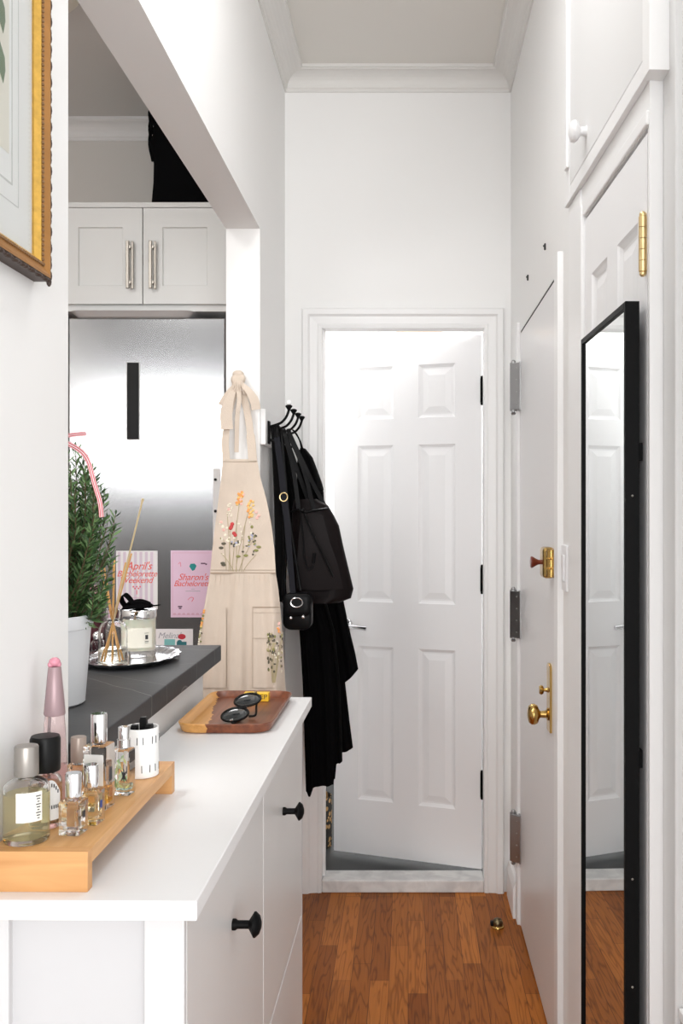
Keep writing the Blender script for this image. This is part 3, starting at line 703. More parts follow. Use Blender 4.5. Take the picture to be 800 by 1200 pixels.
# 9 white jar with black items
p = onriser(166, 908)
t9 = thing('candle_jar', 'white ceramic jar printed with short black dashes at riser end', 'jar', p, 0)
jr, jh = 0.0228, 0.066
obj('jar', B().lathe([(0, 0), (jr - 0.001, 0), (jr, 0.001), (jr, jh), (jr - 0.0005, jh + 0.0006), (jr - 0.002, jh), (jr - 0.002, 0.004), (0, 0.004)], seg=40), mat('white_ceramic', (0.86, 0.86, 0.85), 0.3), t9)
b = B()
for row, z in enumerate((0.008, 0.046)):
    for k in range(14):
        a = -PI * 0.98 + k * 2 * PI / 14 + row * 0.12
        b.box(-0.0005, 0.0005, -0.0003, 0.0003, z, z + 0.010, M=Matrix.Rotation(a + PI / 2, 4, 'Z') @ Matrix.Translation((0, -jr - 0.0001, 0)) @ Matrix.Rotation(0.15 * math.sin(k * 3.1), 4, 'Y'))
obj('dash_print', b, INK, t9)
for i, (dx, dy, h, a, lab) in enumerate(((-0.010, -0.004, 0.071, 0.06, 'black lipstick tube in the white jar, leftmost and lowest'), (0.002, 0.005, 0.078, -0.03, 'black lipstick tube in the white jar, the tallest in the middle'), (0.0105, -0.004, 0.072, 0.05, 'black lipstick tube in the white jar, the rightmost one'))):
    b = B(); M = Matrix.Translation((dx, dy, 0.0)) @ Matrix.Rotation(a, 4, 'X') @ Matrix.Rotation(a * .6, 4, 'Y')
    b.box(-0.0042, 0.0042, -0.0042, 0.0042, 0.007, h, 0.001, M=M); b.box(-0.0048, 0.0048, -0.0048, 0.0048, h - 0.018, h - 0.002, 0.001, M=M)
    tag(obj('lipstick', b, BLACKP, None, p), lab, 'lipstick', 'black tubes in the white jar')

# two tone wooden tray
wt = obj('wooden_tray', B(), dish_material(), None, (-0.334, 1.888, 1.010), -0.0107)
bm = bmesh.new(); bm.from_mesh(wt.data); bb = B(); L_ = []
for s, z in ((0.88, 0.0), (0.94, 0.002), (1.0, 0.017), (0.985, 0.0185), (0.965, 0.017), (0.90, 0.0075), (0.84, 0.006)):
    hx, hy = 0.0875 - (1 - s) * 0.0875, 0.160 - (1 - s) * 0.0875
    L_.append([(x, y, z) for x, y in rrect(hx, hy, 0.034 * s, 7)])
bb.rings(L_); bb.bm.to_mesh(wt.data); bm.free()
for pl in wt.data.polygons: pl.use_smooth = len(pl.vertices) == 4
tag(wt, 'rounded wooden tray, dark brown with light wood left end, on cabinet', 'tray')

# sunglasses on the tray
c1 = Vector((-0.328, 1.806, 1.0295)); ax = Vector((0.24, 0.93, 0.27)).normalized(); nv = Vector((-0.10, -0.42, 0.90)); nv = (nv - ax * nv.dot(ax)).normalized()
up = nv.cross(ax)
if up.x < 0: up = -up
sg = thing('sunglasses', 'black round sunglasses lying in the wooden tray', 'sunglasses', (-0.322, 1.84, 1.016))
base = Vector(sg.location)
def lens_ring(c, rx, ry, rr, n=28):
    return [c + ax * (rx * math.cos(2 * PI * k / n)) + up * (ry * math.sin(2 * PI * k / n) * (1.0 + 0.06 * math.sin(2 * PI * k / n))) for k in range(n + 1)]
cs = [c1 - base, c1 + ax * 0.060 - base]
b = B()
for c in cs: b.tube(lens_ring(c, 0.0265, 0.0245, 0), 0.0026, 8)
b.tube(cr([cs[0] + ax * 0.024 + up * 0.006, cs[0] + ax * 0.030 + up * 0.010 - nv * 0.0, cs[1] - ax * 0.024 + up * 0.006], 5), 0.0026, 8)
obj('frame', b, BLACKP, sg)
for c in cs:
    b = B(); n = 28; b.rings([[c + nv * d + ax * (s * 0.0255 * math.cos(2 * PI * k / n)) + up * (s * 0.0235 * math.sin(2 * PI * k / n) * (1 + .06 * math.sin(2 * PI * k / n))) for k in range(n)] for s, d in ((1, 0.0), (0.7, 0.0016), (0.3, 0.0024))])
    obj('lens', b, mat('dark_lens', (0.025, 0.028, 0.03), 0.08, Specular_IOR_Level=0.6), sg)
for i, (c, s) in enumerate(((cs[0], -1), (cs[1], 1))):
    hgp = c + ax * s * 0.027 + up * 0.006
    e = hgp - nv * 0.004 + up * 0.004
    far = Vector((e.x + 0.004, e.y + (0.05 if i == 0 else -0.05), 0.004 if i == 0 else 0.006))
    b = B(); b.tube(cr([hgp, e, (e + far) / 2 + Vector((0, 0, -0.001)), far, far + Vector((-0.012, 0.006 if i == 0 else -0.006, -0.0015))], 6), 0.0022, 8)
    obj('temple', b, BLACKP, sg)
    b = B(); b.tube([hgp + nv * 0.002 - up * 0.002, hgp + nv * 0.004 + up * 0.003], 0.0022, 8); obj('hinge', b, BRASSL if i else SILVER, sg)
# yellow box
yb = thing('lip_balm_box', 'tiny yellow box with black letters at back of the wooden tray', 'box', (-0.3165, 2.0, 1.0165), -0.02)
b = B(); b.box(-0.026, 0.026, -0.011, 0.011, 0, 0.017, 0.0008); obj('box', b, flat('bright_yellow', (0.90, 0.56, 0.03), 0.4), yb)
text('lettering', 'NOLEP', 0.0135, (0.0, -0.0113, 0.0095), yb, INK, sx=1.15)

# ================================================================== COUNTER AND WHAT IS ON IT
CT = 1.104
tag(obj('countertop', B().box(-1.15, -0.43, 1.284, 2.2, 1.068, CT, 0.002), SLATE), 'dark slate grey stone counter of the kitchen peninsula', 'countertop')
# rosemary
PC = (-0.587, 1.54, CT)
pl_ = thing('potted_rosemary', 'bushy green rosemary plant in white pot behind the wall edge', 'plant', PC)
rt, rb, ph = 0.076, 0.064, 0.144
obj('pot', B().lathe([(0, 0), (rb - 0.004, 0), (rb, 0.003), (rb, 0.008), (rb + 0.0005, 0.012), (rt - 0.003, ph - 0.022), (rt, ph - 0.021), (rt + 0.001, ph - 0.002), (rt, ph), (rt - 0.004, ph), (rt - 0.006, ph - 0.02), (0, ph - 0.02)], seg=48), mat('pot_white', (0.74, 0.755, 0.78), 0.35), pl_)
obj('soil', B().lathe([(rt - 0.006, ph - 0.019), (0.04, ph - 0.012), (0, ph - 0.008)], seg=24), mat('soil', (0.03, 0.02, 0.015), 0.9, bump=0.5), pl_)
crown = [(0.125, 0.070), (0.158, 0.093), (0.199, 0.116), (0.254, 0.121), (0.309, 0.112), (0.366, 0.090), (0.405, 0.060), (0.44, 0.02)]
def crown_r(z): return lerp_table(crown, z)[0]
lv = []; lf = []; stem_b = B()
def add_leaf(p, d, L, w):
    d = d.normalized(); s = d.cross(Vector((random.uniform(-1, 1), random.uniform(-1, 1), random.uniform(-1, 1)))).normalized(); nn = s.cross(d)
    i = len(lv)
    lv.extend([p, p + d * L * 0.4 + s * w / 2 + nn * L * 0.04, p + d * L * 0.4 - s * w / 2 + nn * L * 0.04, p + d * L * 0.75 + s * w * 0.42 + nn * L * .03, p + d * L * 0.75 - s * w * 0.42 + nn * L * .03, p + d * L - nn * L * 0.05])
    lf.extend([(i, i + 1, i + 2), (i + 1, i + 3, i + 4, i + 2), (i + 3, i + 5, i + 4)])
for sidx in range(210):
    a = random.uniform(0, 2 * PI); zt = 0.15 + 0.28 * random.random() ** 0.8
    rad = crown_r(zt) * (random.uniform(0.25, 1.0) if sidx % 2 else random.uniform(0.85, 1.02))
    tip = Vector((rad * math.cos(a), rad * math.sin(a), zt))
    r0 = random.uniform(0.005, 0.05); z0 = max(ph - 0.015, zt - random.uniform(0.10, 0.2))
    root = Vector((min(r0 if z0 < .16 else rad * .55, 0.06 + z0 * .1) * math.cos(a + .3), (r0 if z0 < .16 else rad * .55) * math.sin(a + .3), z0))
    mid = (root + tip) / 2 + Vector((math.cos(a) * 0.012, math.sin(a) * 0.012, -0.012))
    pts = cr([root, mid, tip], 5)
    stem_b.tube(pts, [0.0016 - 0.0009 * k / (len(pts) - 1) for k in range(len(pts))], 4)
    n = 46
    for k in range(n):
        t = 0.12 + 0.88 * k / (n - 1); q = t * (len(pts) - 1); i = min(int(q), len(pts) - 2)
        p = pts[i].lerp(pts[i + 1], q - i); d = (pts[i + 1] - pts[i]).normalized()
        g = k * 2.4; o = d.orthogonal().normalized(); o = (Matrix.Rotation(g, 3, d) @ o)
        add_leaf(p, d * random.uniform(0.55, 1.0) + o * random.uniform(0.5, 0.9), random.uniform(0.016, 0.030) * (1 - 0.3 * t), random.uniform(0.0026, 0.0040))
me = bpy.data.meshes.new('foliage'); me.from_pydata([tuple(v) for v in lv], [], lf); me.update()
fo = bpy.data.objects.new('foliage', me); me.materials.append(LEAF); COL.objects.link(fo); fo.parent = pl_
obj('stems', stem_b, mat('rosemary_stem', (0.12, 0.09, 0.045), 0.8), pl_)
def ribbon(pix, Y, w):
    b = B(); ps = cr([px(x, y, yy) - Vector(PC) for (x, y), yy in zip(pix, Y)], 10)
    for k, (off, mi_) in enumerate(((-0.4, 1), (-0.2, 0), (0, 0), (0.2, 0), (0.4, 1))):
        pass
    n = len(ps)
    stripes = [(-0.5, -0.42, 1), (-0.42, -0.30, 0), (-0.30, -0.10, 1), (-0.10, 0.10, 0), (0.10, 0.30, 1), (0.30, 0.42, 0), (0.42, 0.5, 1)]
    for lo, hi, mi_ in stripes:
        b.m = mi_; t = bmesh.new(); A = []; C = []
        for i, p in enumerate(ps):
            d = (ps[min(i + 1, n - 1)] - ps[max(i - 1, 0)]).normalized()
            s = Vector((d.z, 0, -d.x)); s = (s + Vector((0, 0.35, 0.0))).normalized()
            A.append(t.verts.new(p + s * w * lo)); C.append(t.verts.new(p + s * w * hi))
        for i in range(n - 1): t.faces.new((A[i], A[i + 1], C[i + 1], C[i]))
        b._add(t, True)
    return b
RIBM = [flat('ribbon_white', (0.85, 0.78, 0.78)), flat('ribbon_red', (0.62, 0.03, 0.07))]
obj('ribbon', ribbon([(60, 515), (82, 521), (101, 536), (111, 568), (117, 588), (119, 606)], [1.44, 1.44, 1.44, 1.435, 1.43, 1.43], 0.0085), RIBM, pl_)
obj('ribbon', ribbon([(56, 512), (74, 511), (90, 509), (101, 508)], [1.46, 1.46, 1.46, 1.46], 0.0065), RIBM, pl_)

# silver tray
TC = (-0.572, 1.972, CT)
tr_ = obj('silver_tray', B().lathe([(0, 0.0035), (0.072, 0.0035), (0.078, 0.005), (0.086, 0.010), (0.095, 0.013), (0.0975, 0.0125), (0.0965, 0.0105), (0.088, 0.006), (0.080, 0.001), (0.074, 0.0), (0, 0.0)], seg=120, sy=1.38,
            wob=lambda a, r: 1 + (0.022 * math.cos(20 * a) if r > 0.085 else 0)), SILVER, None, TC)
tag(tr_, 'oval silver tray with scalloped rim on the dark counter', 'tray')
TS = CT + 0.0036
# reed diffuser
DC = Vector((-0.586, 1.899, TS))
rd = thing('reed_diffuser', 'clear glass reed diffuser bottle on the silver tray', 'diffuser', DC)
obj('glass', glass_round(0.0282, 0.088, 0.0125, 0.024, t=0.002, sh=0.024), GLASS, rd)
obj('oil', B().lathe([(0, 0.0055), (0.0258, 0.0055), (0.0267, 0.008), (0.0267, 0.034), (0, 0.034)], seg=36), liquid('straw_liquid', (0.99, 0.98, 0.88), 1.0), rd)
obj('collar', B().lathe([(0.0126, 0.092), (0.0142, 0.092), (0.0142, 0.110), (0.0126, 0.1115)], seg=28), GLASS, rd)
neck = Vector((0, 0, 0.112))
rset = [((-0.020, -0.004), (0.22)), ((-0.012, -0.016), 0.20), ((0.004, -0.019), 0.205), ((0.016, -0.010), 0.20), ((0.014, 0.012), 0.19), ((-0.006, 0.017), 0.195)]
for i, ((bx_, by_), L) in enumerate(rset):
    bot = Vector((bx_, by_, 0.0085)); nk = neck + Vector((-bx_ * 0.33, -by_ * 0.33, 0)); d = (nk - bot).normalized()
    b = B(); b.tube([bot, bot + d * L], 0.0018, 8)
    tag(obj('reed', b, REEDM, None, DC), 'short tan reed stick fanning out of the glass diffuser bottle', 'reed', 'diffuser reeds')
bot = Vector((-0.0165, 0.006, 0.0085)); nk = neck + Vector((0.0065, -0.003, 0.0)); topp = px(166.5, 588, 1.85) - DC
b = B(); b.tube([bot, nk, nk.lerp(topp, 0.5), topp], 0.0017, 8)
b.tube([topp, topp + (topp - nk).normalized() * 0.006], 0.0026, 8)
tag(obj('reed', b, REEDL, None, DC), 'longest pale reed stick rising high out of the diffuser bottle', 'reed', 'diffuser reeds')
# candle
KC = Vector((-0.568, 2.02, TS))
kd = thing('candle', 'cream candle in clear glass jar with silver lid on the tray', 'candle', KC)
kr = 0.034
obj('jar', B().lathe([(0, 0), (kr - 0.001, 0), (kr, 0.002), (kr, 0.082), (kr - 0.0025, 0.082), (kr - 0.0025, 0.014), (0, 0.012)], seg=44), GLASS, kd)
obj('wax', B().lathe([(0, 0.0135), (kr - 0.0018, 0.0135), (kr - 0.0018, 0.0795), (0, 0.0795)], seg=40), mat('cream_wax', (0.84, 0.79, 0.66), 0.5, Subsurface_Weight=0.2), kd)
obj('lid', B().lathe([(kr - 0.003, 0.080), (kr + 0.001, 0.080), (kr + 0.0018, 0.082), (kr + 0.0018, 0.096), (kr, 0.098), (0, 0.099)], seg=44), CHROME, kd)
lb = obj('label', curved_label(kr + 0.0003, -PI * 0.66, -PI * 0.14, 0.020, 0.062), mat('ivory_label', (0.83, 0.80, 0.70), 0.6), kd)
b = B()
M_ = Matrix.Rotation(-PI * 0.27 + PI / 2, 4, 'Z') @ Matrix.Translation((0, -kr - 0.0006, 0))
b.box(-0.003, 0.003, -0.0003, 0.0003, 0.038, 0.047, M=M_); b.box(-0.004, 0.004, -0.0003, 0.0003, 0.033, 0.0342, M=M_); b.box(-0.0036, 0.0036, -0.0003, 0.0003, 0.0305, 0.0312, M=M_); b.box(-0.0045, 0.0045, -0.0003, 0.0003, 0.0505, 0.0511, M=M_)
obj('small_print', b, INK, lb)
# black ribbon heap on the lid
lidz = 0.0995
def kp(x, y, Y): return px(x, y, Y) - KC
b = B()
b.tube(cr([(-0.026, -0.006, lidz + 0.006), (-0.018, 0.004, lidz + 0.009), (-0.002, -0.006, lidz + 0.008), (0.014, 0.002, lidz + 0.007), (0.028, -0.004, lidz + 0.006)], 8), [0.004 + 0.005 * math.sin(PI * k / 32) for k in range(33)], 10)
b.tube(cr([(-0.024, 0.010, lidz + 0.007), (-0.004, 0.014, lidz + 0.010), (0.020, 0.010, lidz + 0.008)], 8), [0.005 + 0.004 * math.sin(PI * k / 16) for k in range(17)], 10)
b.strap(cr([(-0.010, -0.008, lidz + 0.010), (-0.018, -0.009, lidz + 0.022), (-0.027, -0.009, lidz + 0.030), (-0.034, -0.009, lidz + 0.026), (-0.033, -0.010, lidz + 0.016), (-0.026, -0.011, lidz + 0.006)], 8), (0.2, 1, 0.3), 0.016, 0.002)
b.strap(cr([(-0.030, -0.018, lidz + 0.003), (-0.014, -0.022, lidz + 0.0045), (0.006, -0.020, lidz + 0.006), (0.024, -0.012, lidz + 0.008)], 8), (0, 1, 0.6), 0.012, 0.002)
b.strap(cr([(0.020, -0.006, lidz + 0.008), (0.034, -0.010, lidz + 0.007), (0.048, -0.014, lidz + 0.009)], 8), (0, 1, 0.2), 0.006, 0.0015)
tag(obj('black_ribbon', b, BLACKF, None, KC), 'crumpled black fabric ribbon lying on the candle lid', 'ribbon')
# little things behind the pot
b = B(); mb_ = thing('bottle', 'dark maroon bottle standing on the counter just behind the plant', 'bottle', (-0.700, 2.13, CT))
obj('body', B().lathe([(0, 0), (0.021, 0), (0.022, 0.003), (0.022, 0.10), (0.018, 0.112), (0.009, 0.120), (0.009, 0.126), (0, 0.126)], seg=28), mat('maroon_glass', (0.045, 0.006, 0.012), 0.15), mb_)
obj('cap', B().lathe([(0, 0.126), (0.011, 0.126), (0.011, 0.142), (0, 0.143)], seg=24), mat('pink_cap', (0.65, 0.30, 0.36), 0.5), mb_)
obj('label', curved_label(0.0223, -PI * 0.8, -PI * 0.2, 0.03, 0.08), mat('dark_label', (0.08, 0.012, 0.02), 0.6), mb_)
sj = thing('glass_jar', 'tiny clear glass jar beside the white plant pot', 'jar', (-0.663, 2.035, CT))
obj('glass', glass_round(0.0115, 0.034, 0.006, 0.004, t=0.0012, base=0.003, sh=0.006), GLASS, sj)
obj('stopper', B().lathe([(0, 0.037), (0.0065, 0.037), (0.008, 0.046), (0.004, 0.052), (0, 0.053)], seg=18), CHROME, sj)

# ================================================================== KITCHEN
FY = 3.40
fr = thing('refrigerator', 'tall stainless steel refrigerator with black slot handle in the kitchen', 'refrigerator', (-0.928, FY, 0))
obj('body', B().box(-0.262, 0.262, 0.052, 0.595, 0, 2.085, 0.004), mat('fridge_side', (0.16, 0.16, 0.165), 0.5), fr)
obj('door', B().box(-0.279, 0.277, 0.0, 0.05, 0.05, 2.095, 0.004), STEEL, fr)
b = B(); x0, x1 = -0.0708, -0.0282; zt, zb = 1.936, 1.663
b.box(x0, x1, -0.0045, 0.0005, zb, zt, 0.0018)
hd = obj('handle', b, BLACKP, fr)
b = B(); b.box(x0 - 0.003, x1 + 0.003, -0.0025, 0.0003, zb - 0.003, zt + 0.003, 0.001)
obj('handle_rim', b, PAN, hd)
# wall cabinet over it
kc = thing('kitchen_cabinet', 'white two-door shaker cabinet above the refrigerator', 'cabinet', (-0.938, 3.38, 0))
b = B(); b.box(-0.297, 0.297, 0.021, 0.618, 2.135, 2.482); b.box(-0.300, 0.300, -0.002, 0.618, 2.482, 2.500, 0.001); b.box(-0.297, 0.297, 0.018, 0.618, 2.118, 2.135)
obj('carcass', b, KITW, kc)
for s in (-1, 1):
    xa, xb = (-0.296, -0.002) if s < 0 else (0.002, 0.296)
    dr = obj('door', panel_slab(xa, xb, 2.141, 2.480, 0.020, [(xa + 0.068, xb - 0.068, 2.205, 2.412)], SHAKER), KITW, kc)
    b = B(); hx = s * 0.040
    b.box(hx - 0.012, hx - 0.001, -0.030, -0.018, 2.19, 2.358, 0.002); b.box(hx + 0.004, hx + 0.012, -0.020, -0.012, 2.19, 2.358, 0.002)
    b.tube([(hx, -0.026, 2.212), (hx, 0.001, 2.212)], 0.0055, 12); b.tube([(hx, -0.026, 2.336), (hx, 0.001, 2.336)], 0.0055, 12)
    obj('handle', b, NICKEL, dr)
# panel closing the side of the fridge niche
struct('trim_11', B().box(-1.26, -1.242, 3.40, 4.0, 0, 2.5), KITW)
# metal pan lying on the fridge
L_ = []
for s, z in ((0.86, 0.0), (0.90, 0.002), (0.985, 0.021), (1.0, 0.022), (1.0, 0.0235), (0.98, 0.0235), (0.885, 0.004), (0.85, 0.0025)):
    L_.append([(x, y, z * 0.9) for x, y in rrect(0.222 * s, 0.15 * s, 0.045 * s, 6)])
b = B(); b.rings(L_, smooth=True)
tag(obj('baking_pan', b, PAN, None, (-0.978, 3.515, 2.0955)), 'shallow grey metal baking pan lying on top of refrigerator', 'pan')
# black bag on the cabinet
bg = thing('storage_bag', 'large black fabric bag standing on top of the kitchen cabinet', 'bag', (-0.742, 3.62, 2.50))
loops = []
for k, z in enumerate([0, 0.008, 0.05, 0.12, 0.19, 0.235, 0.26, 0.30, 0.34, 0.375, 0.395, 0.405]):
    hx = 0.20 + 0.003 * math.sin(z * 31) + (0.010 * math.exp(-((z - 0.26) / 0.02) ** 2)) - (0.016 if z > 0.39 else 0)
    loops.append([(x * (1 + 0.01 * math.sin(z * 60 + y * 9)), y, z) for x, y in rrect(hx, 0.12 - (0.02 if z > .39 else 0), 0.035, 5)])
b = B(); b.rings(loops); obj('body', b, BLACKB, bg)
b = B()
for k in range(3):
    b.tube(cr([(-0.185 + k * 0.0, -0.105, 0.405), (-0.212, -0.09, 0.38 - 0.05 * k), (-0.20, -0.09, 0.30 - 0.05 * k)], 5), 0.006, 8)
obj('cord', b, BLACKB, bg)
b = B()
for k in range(16):
    a = random.uniform(0, 2 * PI); r = random.uniform(0.004, 0.02); cx, cz = 0.07 + r * math.cos(a), 0.045 + r * math.sin(a)
    b.tube([(cx - 0.006, -0.1215, cz - 0.005), (cx + 0.002, -0.1215, cz + 0.006), (cx + 0.006, -0.1215, cz)], 0.001, 5)
obj('emblem', b, flat('emblem_grey', (0.12, 0.12, 0.12)), bg)
# ceiling lamp in the kitchen
cl = thing('ceiling_light', 'round flush ceiling light at the kitchen ceiling edge', 'ceiling light', (-1.14, 2.93, CZ))
obj('base', B().lathe([(0, 0), (0.14, 0), (0.14, -0.015), (0.13, -0.02), (0, -0.02)], seg=40), NICKEL, cl)
obj('shade', B().lathe([(0.13, -0.019), (0.128, -0.03), (0.11, -0.05), (0.07, -0.066), (0, -0.072)], seg=40), mat('opal_glass', (0.8, 0.76, 0.66), 0.4), cl)

# cards on the fridge door
def card(label, x0, x1, y0, y1, m):
    a = px(x0, y1, FY - 0.001); c = px(x1, y0, FY - 0.001); w, h = c.x - a.x, c.z - a.z
    t = thing('invitation_card', label, 'card', ((a.x + c.x) / 2, FY - 0.0006, a.z), 0, 'cards on the refrigerator door')
    return t, w, h
S = FY / F
RED = flat('coral_red_ink', (0.80, 0.10, 0.07)); ROSE = flat('rose_ink', (0.80, 0.16, 0.24)); TEAL = flat('teal_ink', (0.01, 0.27, 0.27)); GREYI = flat('grey_ink', (0.38, 0.38, 0.42)); PINKD = flat('dusky_pink_ink', (0.70, 0.42, 0.55))
c, w, h = card('pink and white striped card with red lettering on the refrigerator', 136, 184.5, 645.5, 714, None)
obj('paper', B().box(-w / 2, w / 2, -0.0008, 0.0005, 0, h), flat('card_white', (0.86, 0.84, 0.86)), c)
b = B(); n = 7
for k in range(n):
    xa = -w / 2 + 0.006 + (w - 0.012) * k / n; b.box(xa, xa + (w - 0.012) / n * 0.52, -0.0011, -0.0006, 0.004, h - 0.004)
obj('stripes', b, flat('stripe_lilac_pink', (0.72, 0.62, 0.72)), c)
for tx, dy, sz, off in (("April's", 18, 0.040, 0.006), ('Bachelorette', 27, 0.030, 0.0), ('Weekend', 34.5, 0.032, -0.004)):
    text('lettering', tx, sz, (off, -0.0013, h - dy * S), c, RED, shear=0.35, space=0.92)
b = B()
for k in range(5): b.ball(((k - 2) * 0.006, -0.0013, h - (42 + (k % 2) * 2) * S), 0.0032, 8, (1, 0.15, 1))
b.box(-0.0015, 0.0015, -0.0015, -0.0011, h - 51 * S, h - 46 * S)
obj('drawing', b, ROSE, c)
b = B()
for k in range(2): b.box(-0.018, 0.018, -0.0014, -0.0011, h - (55 + 2.5 * k) * S, h - (54.5 + 2.5 * k) * S)
obj('small_print', b, PINKD, c)

c, w, h = card('pink card with teal gem and red script beside the apron', 200, 252, 645, 723.5, None)
obj('paper', B().box(-w / 2, w / 2, -0.0008, 0.0005, 0, h), flat('card_pink', (0.80, 0.58, 0.74)), c)
b = B()
for (a0, a1, c0, c1_) in ((-w / 2 + 0.006, w / 2 - 0.006, 0.008, 0.0095), (-w / 2 + 0.006, w / 2 - 0.006, h - 0.0095, h - 0.008), (-w / 2 + 0.006, -w / 2 + 0.0075, 0.008, h - 0.008), (w / 2 - 0.0075, w / 2 - 0.006, 0.008, h - 0.008)):
    b.box(a0, a1, -0.0012, -0.0007, c0, c1_)
for k in range(9): b.ball((-w / 2 + 0.014 + k * (w - 0.028) / 8, -0.0008, 0.012), 0.006, 10, (1, 0.06, 0.7))
obj('border', b, PINKD, c)
b = B(); b.prism([(-0.013, 0.004), (-0.008, 0.013), (0.006, 0.014), (0.013, 0.006), (0.006, -0.009), (-0.002, -0.012)], 'XZ', -0.0014, -0.0007, M=Matrix.Translation((0, 0, h - 20 * S)))
obj('gem_drawing', b, TEAL, c)
text('lettering', "Sharon's", 0.033, (0.0, -0.0013, h - 31.5 * S), c, RED, shear=0.35, space=0.95)
text('lettering', 'Bachelorette', 0.029, (0.0, -0.0013, h - 39 * S), c, RED, shear=0.35, space=0.92)
b = B(); b.box(-0.026, 0.026, -0.0012, -0.0008, h - 48 * S, h - 47.4 * S); b.box(-0.006, 0.006, -0.0012, -0.0008, h - 45.5 * S, h - 45 * S)
obj('small_print', b, GREYI, c)
b = B(); b.box(0.028, 0.044, -0.0012, -0.0008, h - 16 * S, h - 14.5 * S); b.box(0.044, 0.05, -0.0012, -0.0008, h - 17 * S, h - 15.3 * S)
b.box(-0.053, -0.038, -0.0012, -0.0008, h - 66.5 * S, h - 65 * S); b.box(-0.050, -0.041, -0.0012, -0.0008, h - 68.5 * S, h - 67 * S)
obj('small_drawing', b, mat('plum_ink', (0.12, 0.05, 0.10), 0.6), c)
b = B(); b.tube(cr([(-0.018, -0.001, h - 58 * S), (-0.008, -0.001, h - 55 * S), (0.002, -0.001, h - 56 * S), (-0.004, -0.001, h - 60 * S)], 5), 0.0012, 6); b.tube(cr([(-0.052, -0.001, h - 16 * S), (-0.045, -0.001, h - 14 * S), (-0.043, -0.001, h - 19 * S)], 5), 0.0009, 6)
obj('line_drawing', b, ROSE, c)

c, w, h = card('white card with grey script and teal drawing low on refrigerator', 181.5, 226, 737, 768, None)
obj('paper', B().box(-w / 2, w / 2, -0.0008, 0.0005, 0, h), flat('card_white', (0.86, 0.84, 0.86)), c)
text('lettering', "Melina's", 0.030, (-0.012, -0.0013, h - 8 * S), c, GREYI, shear=0.3, space=0.95)
b = B(); b.box(-0.034, 0.004, -0.0012, -0.0008, 0.006, h - 12 * S); obj('teal_block', b, flat('pale_teal_ink', (0.22, 0.55, 0.55)), c)
b = B(); b.box(0.010, 0.045, -0.0012, -0.0008, 0.004, h - 15 * S); b.ball((0.020, -0.001, h - 16 * S), 0.010, 10, (1, 0.06, 1)); obj('dark_drawing', b, flat('deep_teal_ink', (0.02, 0.16, 0.19)), c)
b = B(); b.ball((0.028, -0.0012, h - 9 * S), 0.011, 12, (1.3, 0.06, 0.9)); obj('red_drawing', b, flat('deep_red_ink', (0.55, 0.03, 0.05)), c)
# paper strip and magnets
a = px(249.5, 660, FY); e = px(258, 549, FY)
b = B(); b.box(a.x, e.x, FY - 0.0012, FY + 0.0008, a.z, e.z); tag(obj('paper_note', b, PAPERW), 'narrow white paper strip hanging on the refrigerator edge', 'note')
for y, lab in ((562, 'small black magnet at top of the white paper strip'), (599, 'small black magnet halfway down the white paper strip')):
    p = px(252.3, y, FY - 0.003); b = B(); b.lathe([(0, -0.002), (0.005, -0.002), (0.005, 0.003), (0.004, 0.004), (0, 0.004)], seg=16, M=Matrix.Rotation(PI / 2, 4, 'X'))
    tag(obj('magnet', b, BLACKP, None, (p.x, FY - 0.0028, p.z)), lab, 'magnet', 'black magnets on the refrigerator')

# ================================================================== APRON on the jamb
AY = 2.915
ap = thing('apron', 'beige linen apron with embroidered wildflowers hanging on the white jamb', 'apron', (px(280, 440, AY).x, AY, 0.0))
AO = Vector(ap.location)
def apx(x, y, dy=0.0): return px(x, y, AY + dy) - AO
bib = [(538, 261, 301), (560, 259, 305), (585, 256, 312), (615, 252, 318), (645, 248.5, 321.5), (672, 246, 323)]
skirt = [(672, 246, 323), (690, 243, 326), (715, 238.5, 328.5), (740, 234, 330.5), (770, 230, 332.5), (815, 227, 335), (870, 224, 337), (940, 221, 340)]
def bib_off(u, v): return -0.004 * math.sin(u * 7 + 0.6) - 0.010 * math.sin(PI * u) - 0.003 * math.sin(v * 9 + u * 4)
def skirt_off(u, v):
    amp = 0.006 + 0.026 * min(1, v * 2.2)
    return -0.012 * math.sin(PI * u) - amp * (math.sin(u * 15 + 0.9 + 0.5 * v) * 0.55 + 0.35 * math.sin(u * 27 + 2.2)) - 0.05 * min(v, .5) * math.sin(PI * u) - 0.03 * math.exp(-((u - 0.45) / 0.06) ** 2) * -1.0 * min(1, v * 2.5)
def sheet(tab, off, nu, nv, y0, y1, th=0.0012):
    t = bmesh.new(); G = []
    for j in range(nv + 1):
        v = j / nv; y = y0 + (y1 - y0) * v; xl, xr = lerp_table(tab, y); row = []
        for i in range(nu + 1):
            u = i / nu; row.append(t.verts.new(apx(xl + (xr - xl) * u, y, off(u, v))))
        G.append(row)
    for j in range(nv):
        for i in range(nu): t.faces.new((G[j][i], G[j][i + 1], G[j + 1][i + 1], G[j + 1][i]))
    b = B(); return b._add(t, True)
def bib_at(x, y, lift=0.0012):
    xl, xr = lerp_table(bib, y); u = (x - xl) / (xr - xl); v = (y - 538) / 134.0; return apx(x, y, bib_off(u, v) - lift)
def skirt_at(x, y, lift=0.0012):
    xl, xr = lerp_table(skirt, y); u = (x - xl) / (xr - xl); v = (y - 672) / 268.0; return apx(x, y, skirt_off(u, v) - lift)
obj('bib', sheet(bib, bib_off, 30, 24, 538, 672), LINEN, ap)
obj('skirt', sheet(skirt, skirt_off, 80, 40, 672, 940), LINEN, ap)
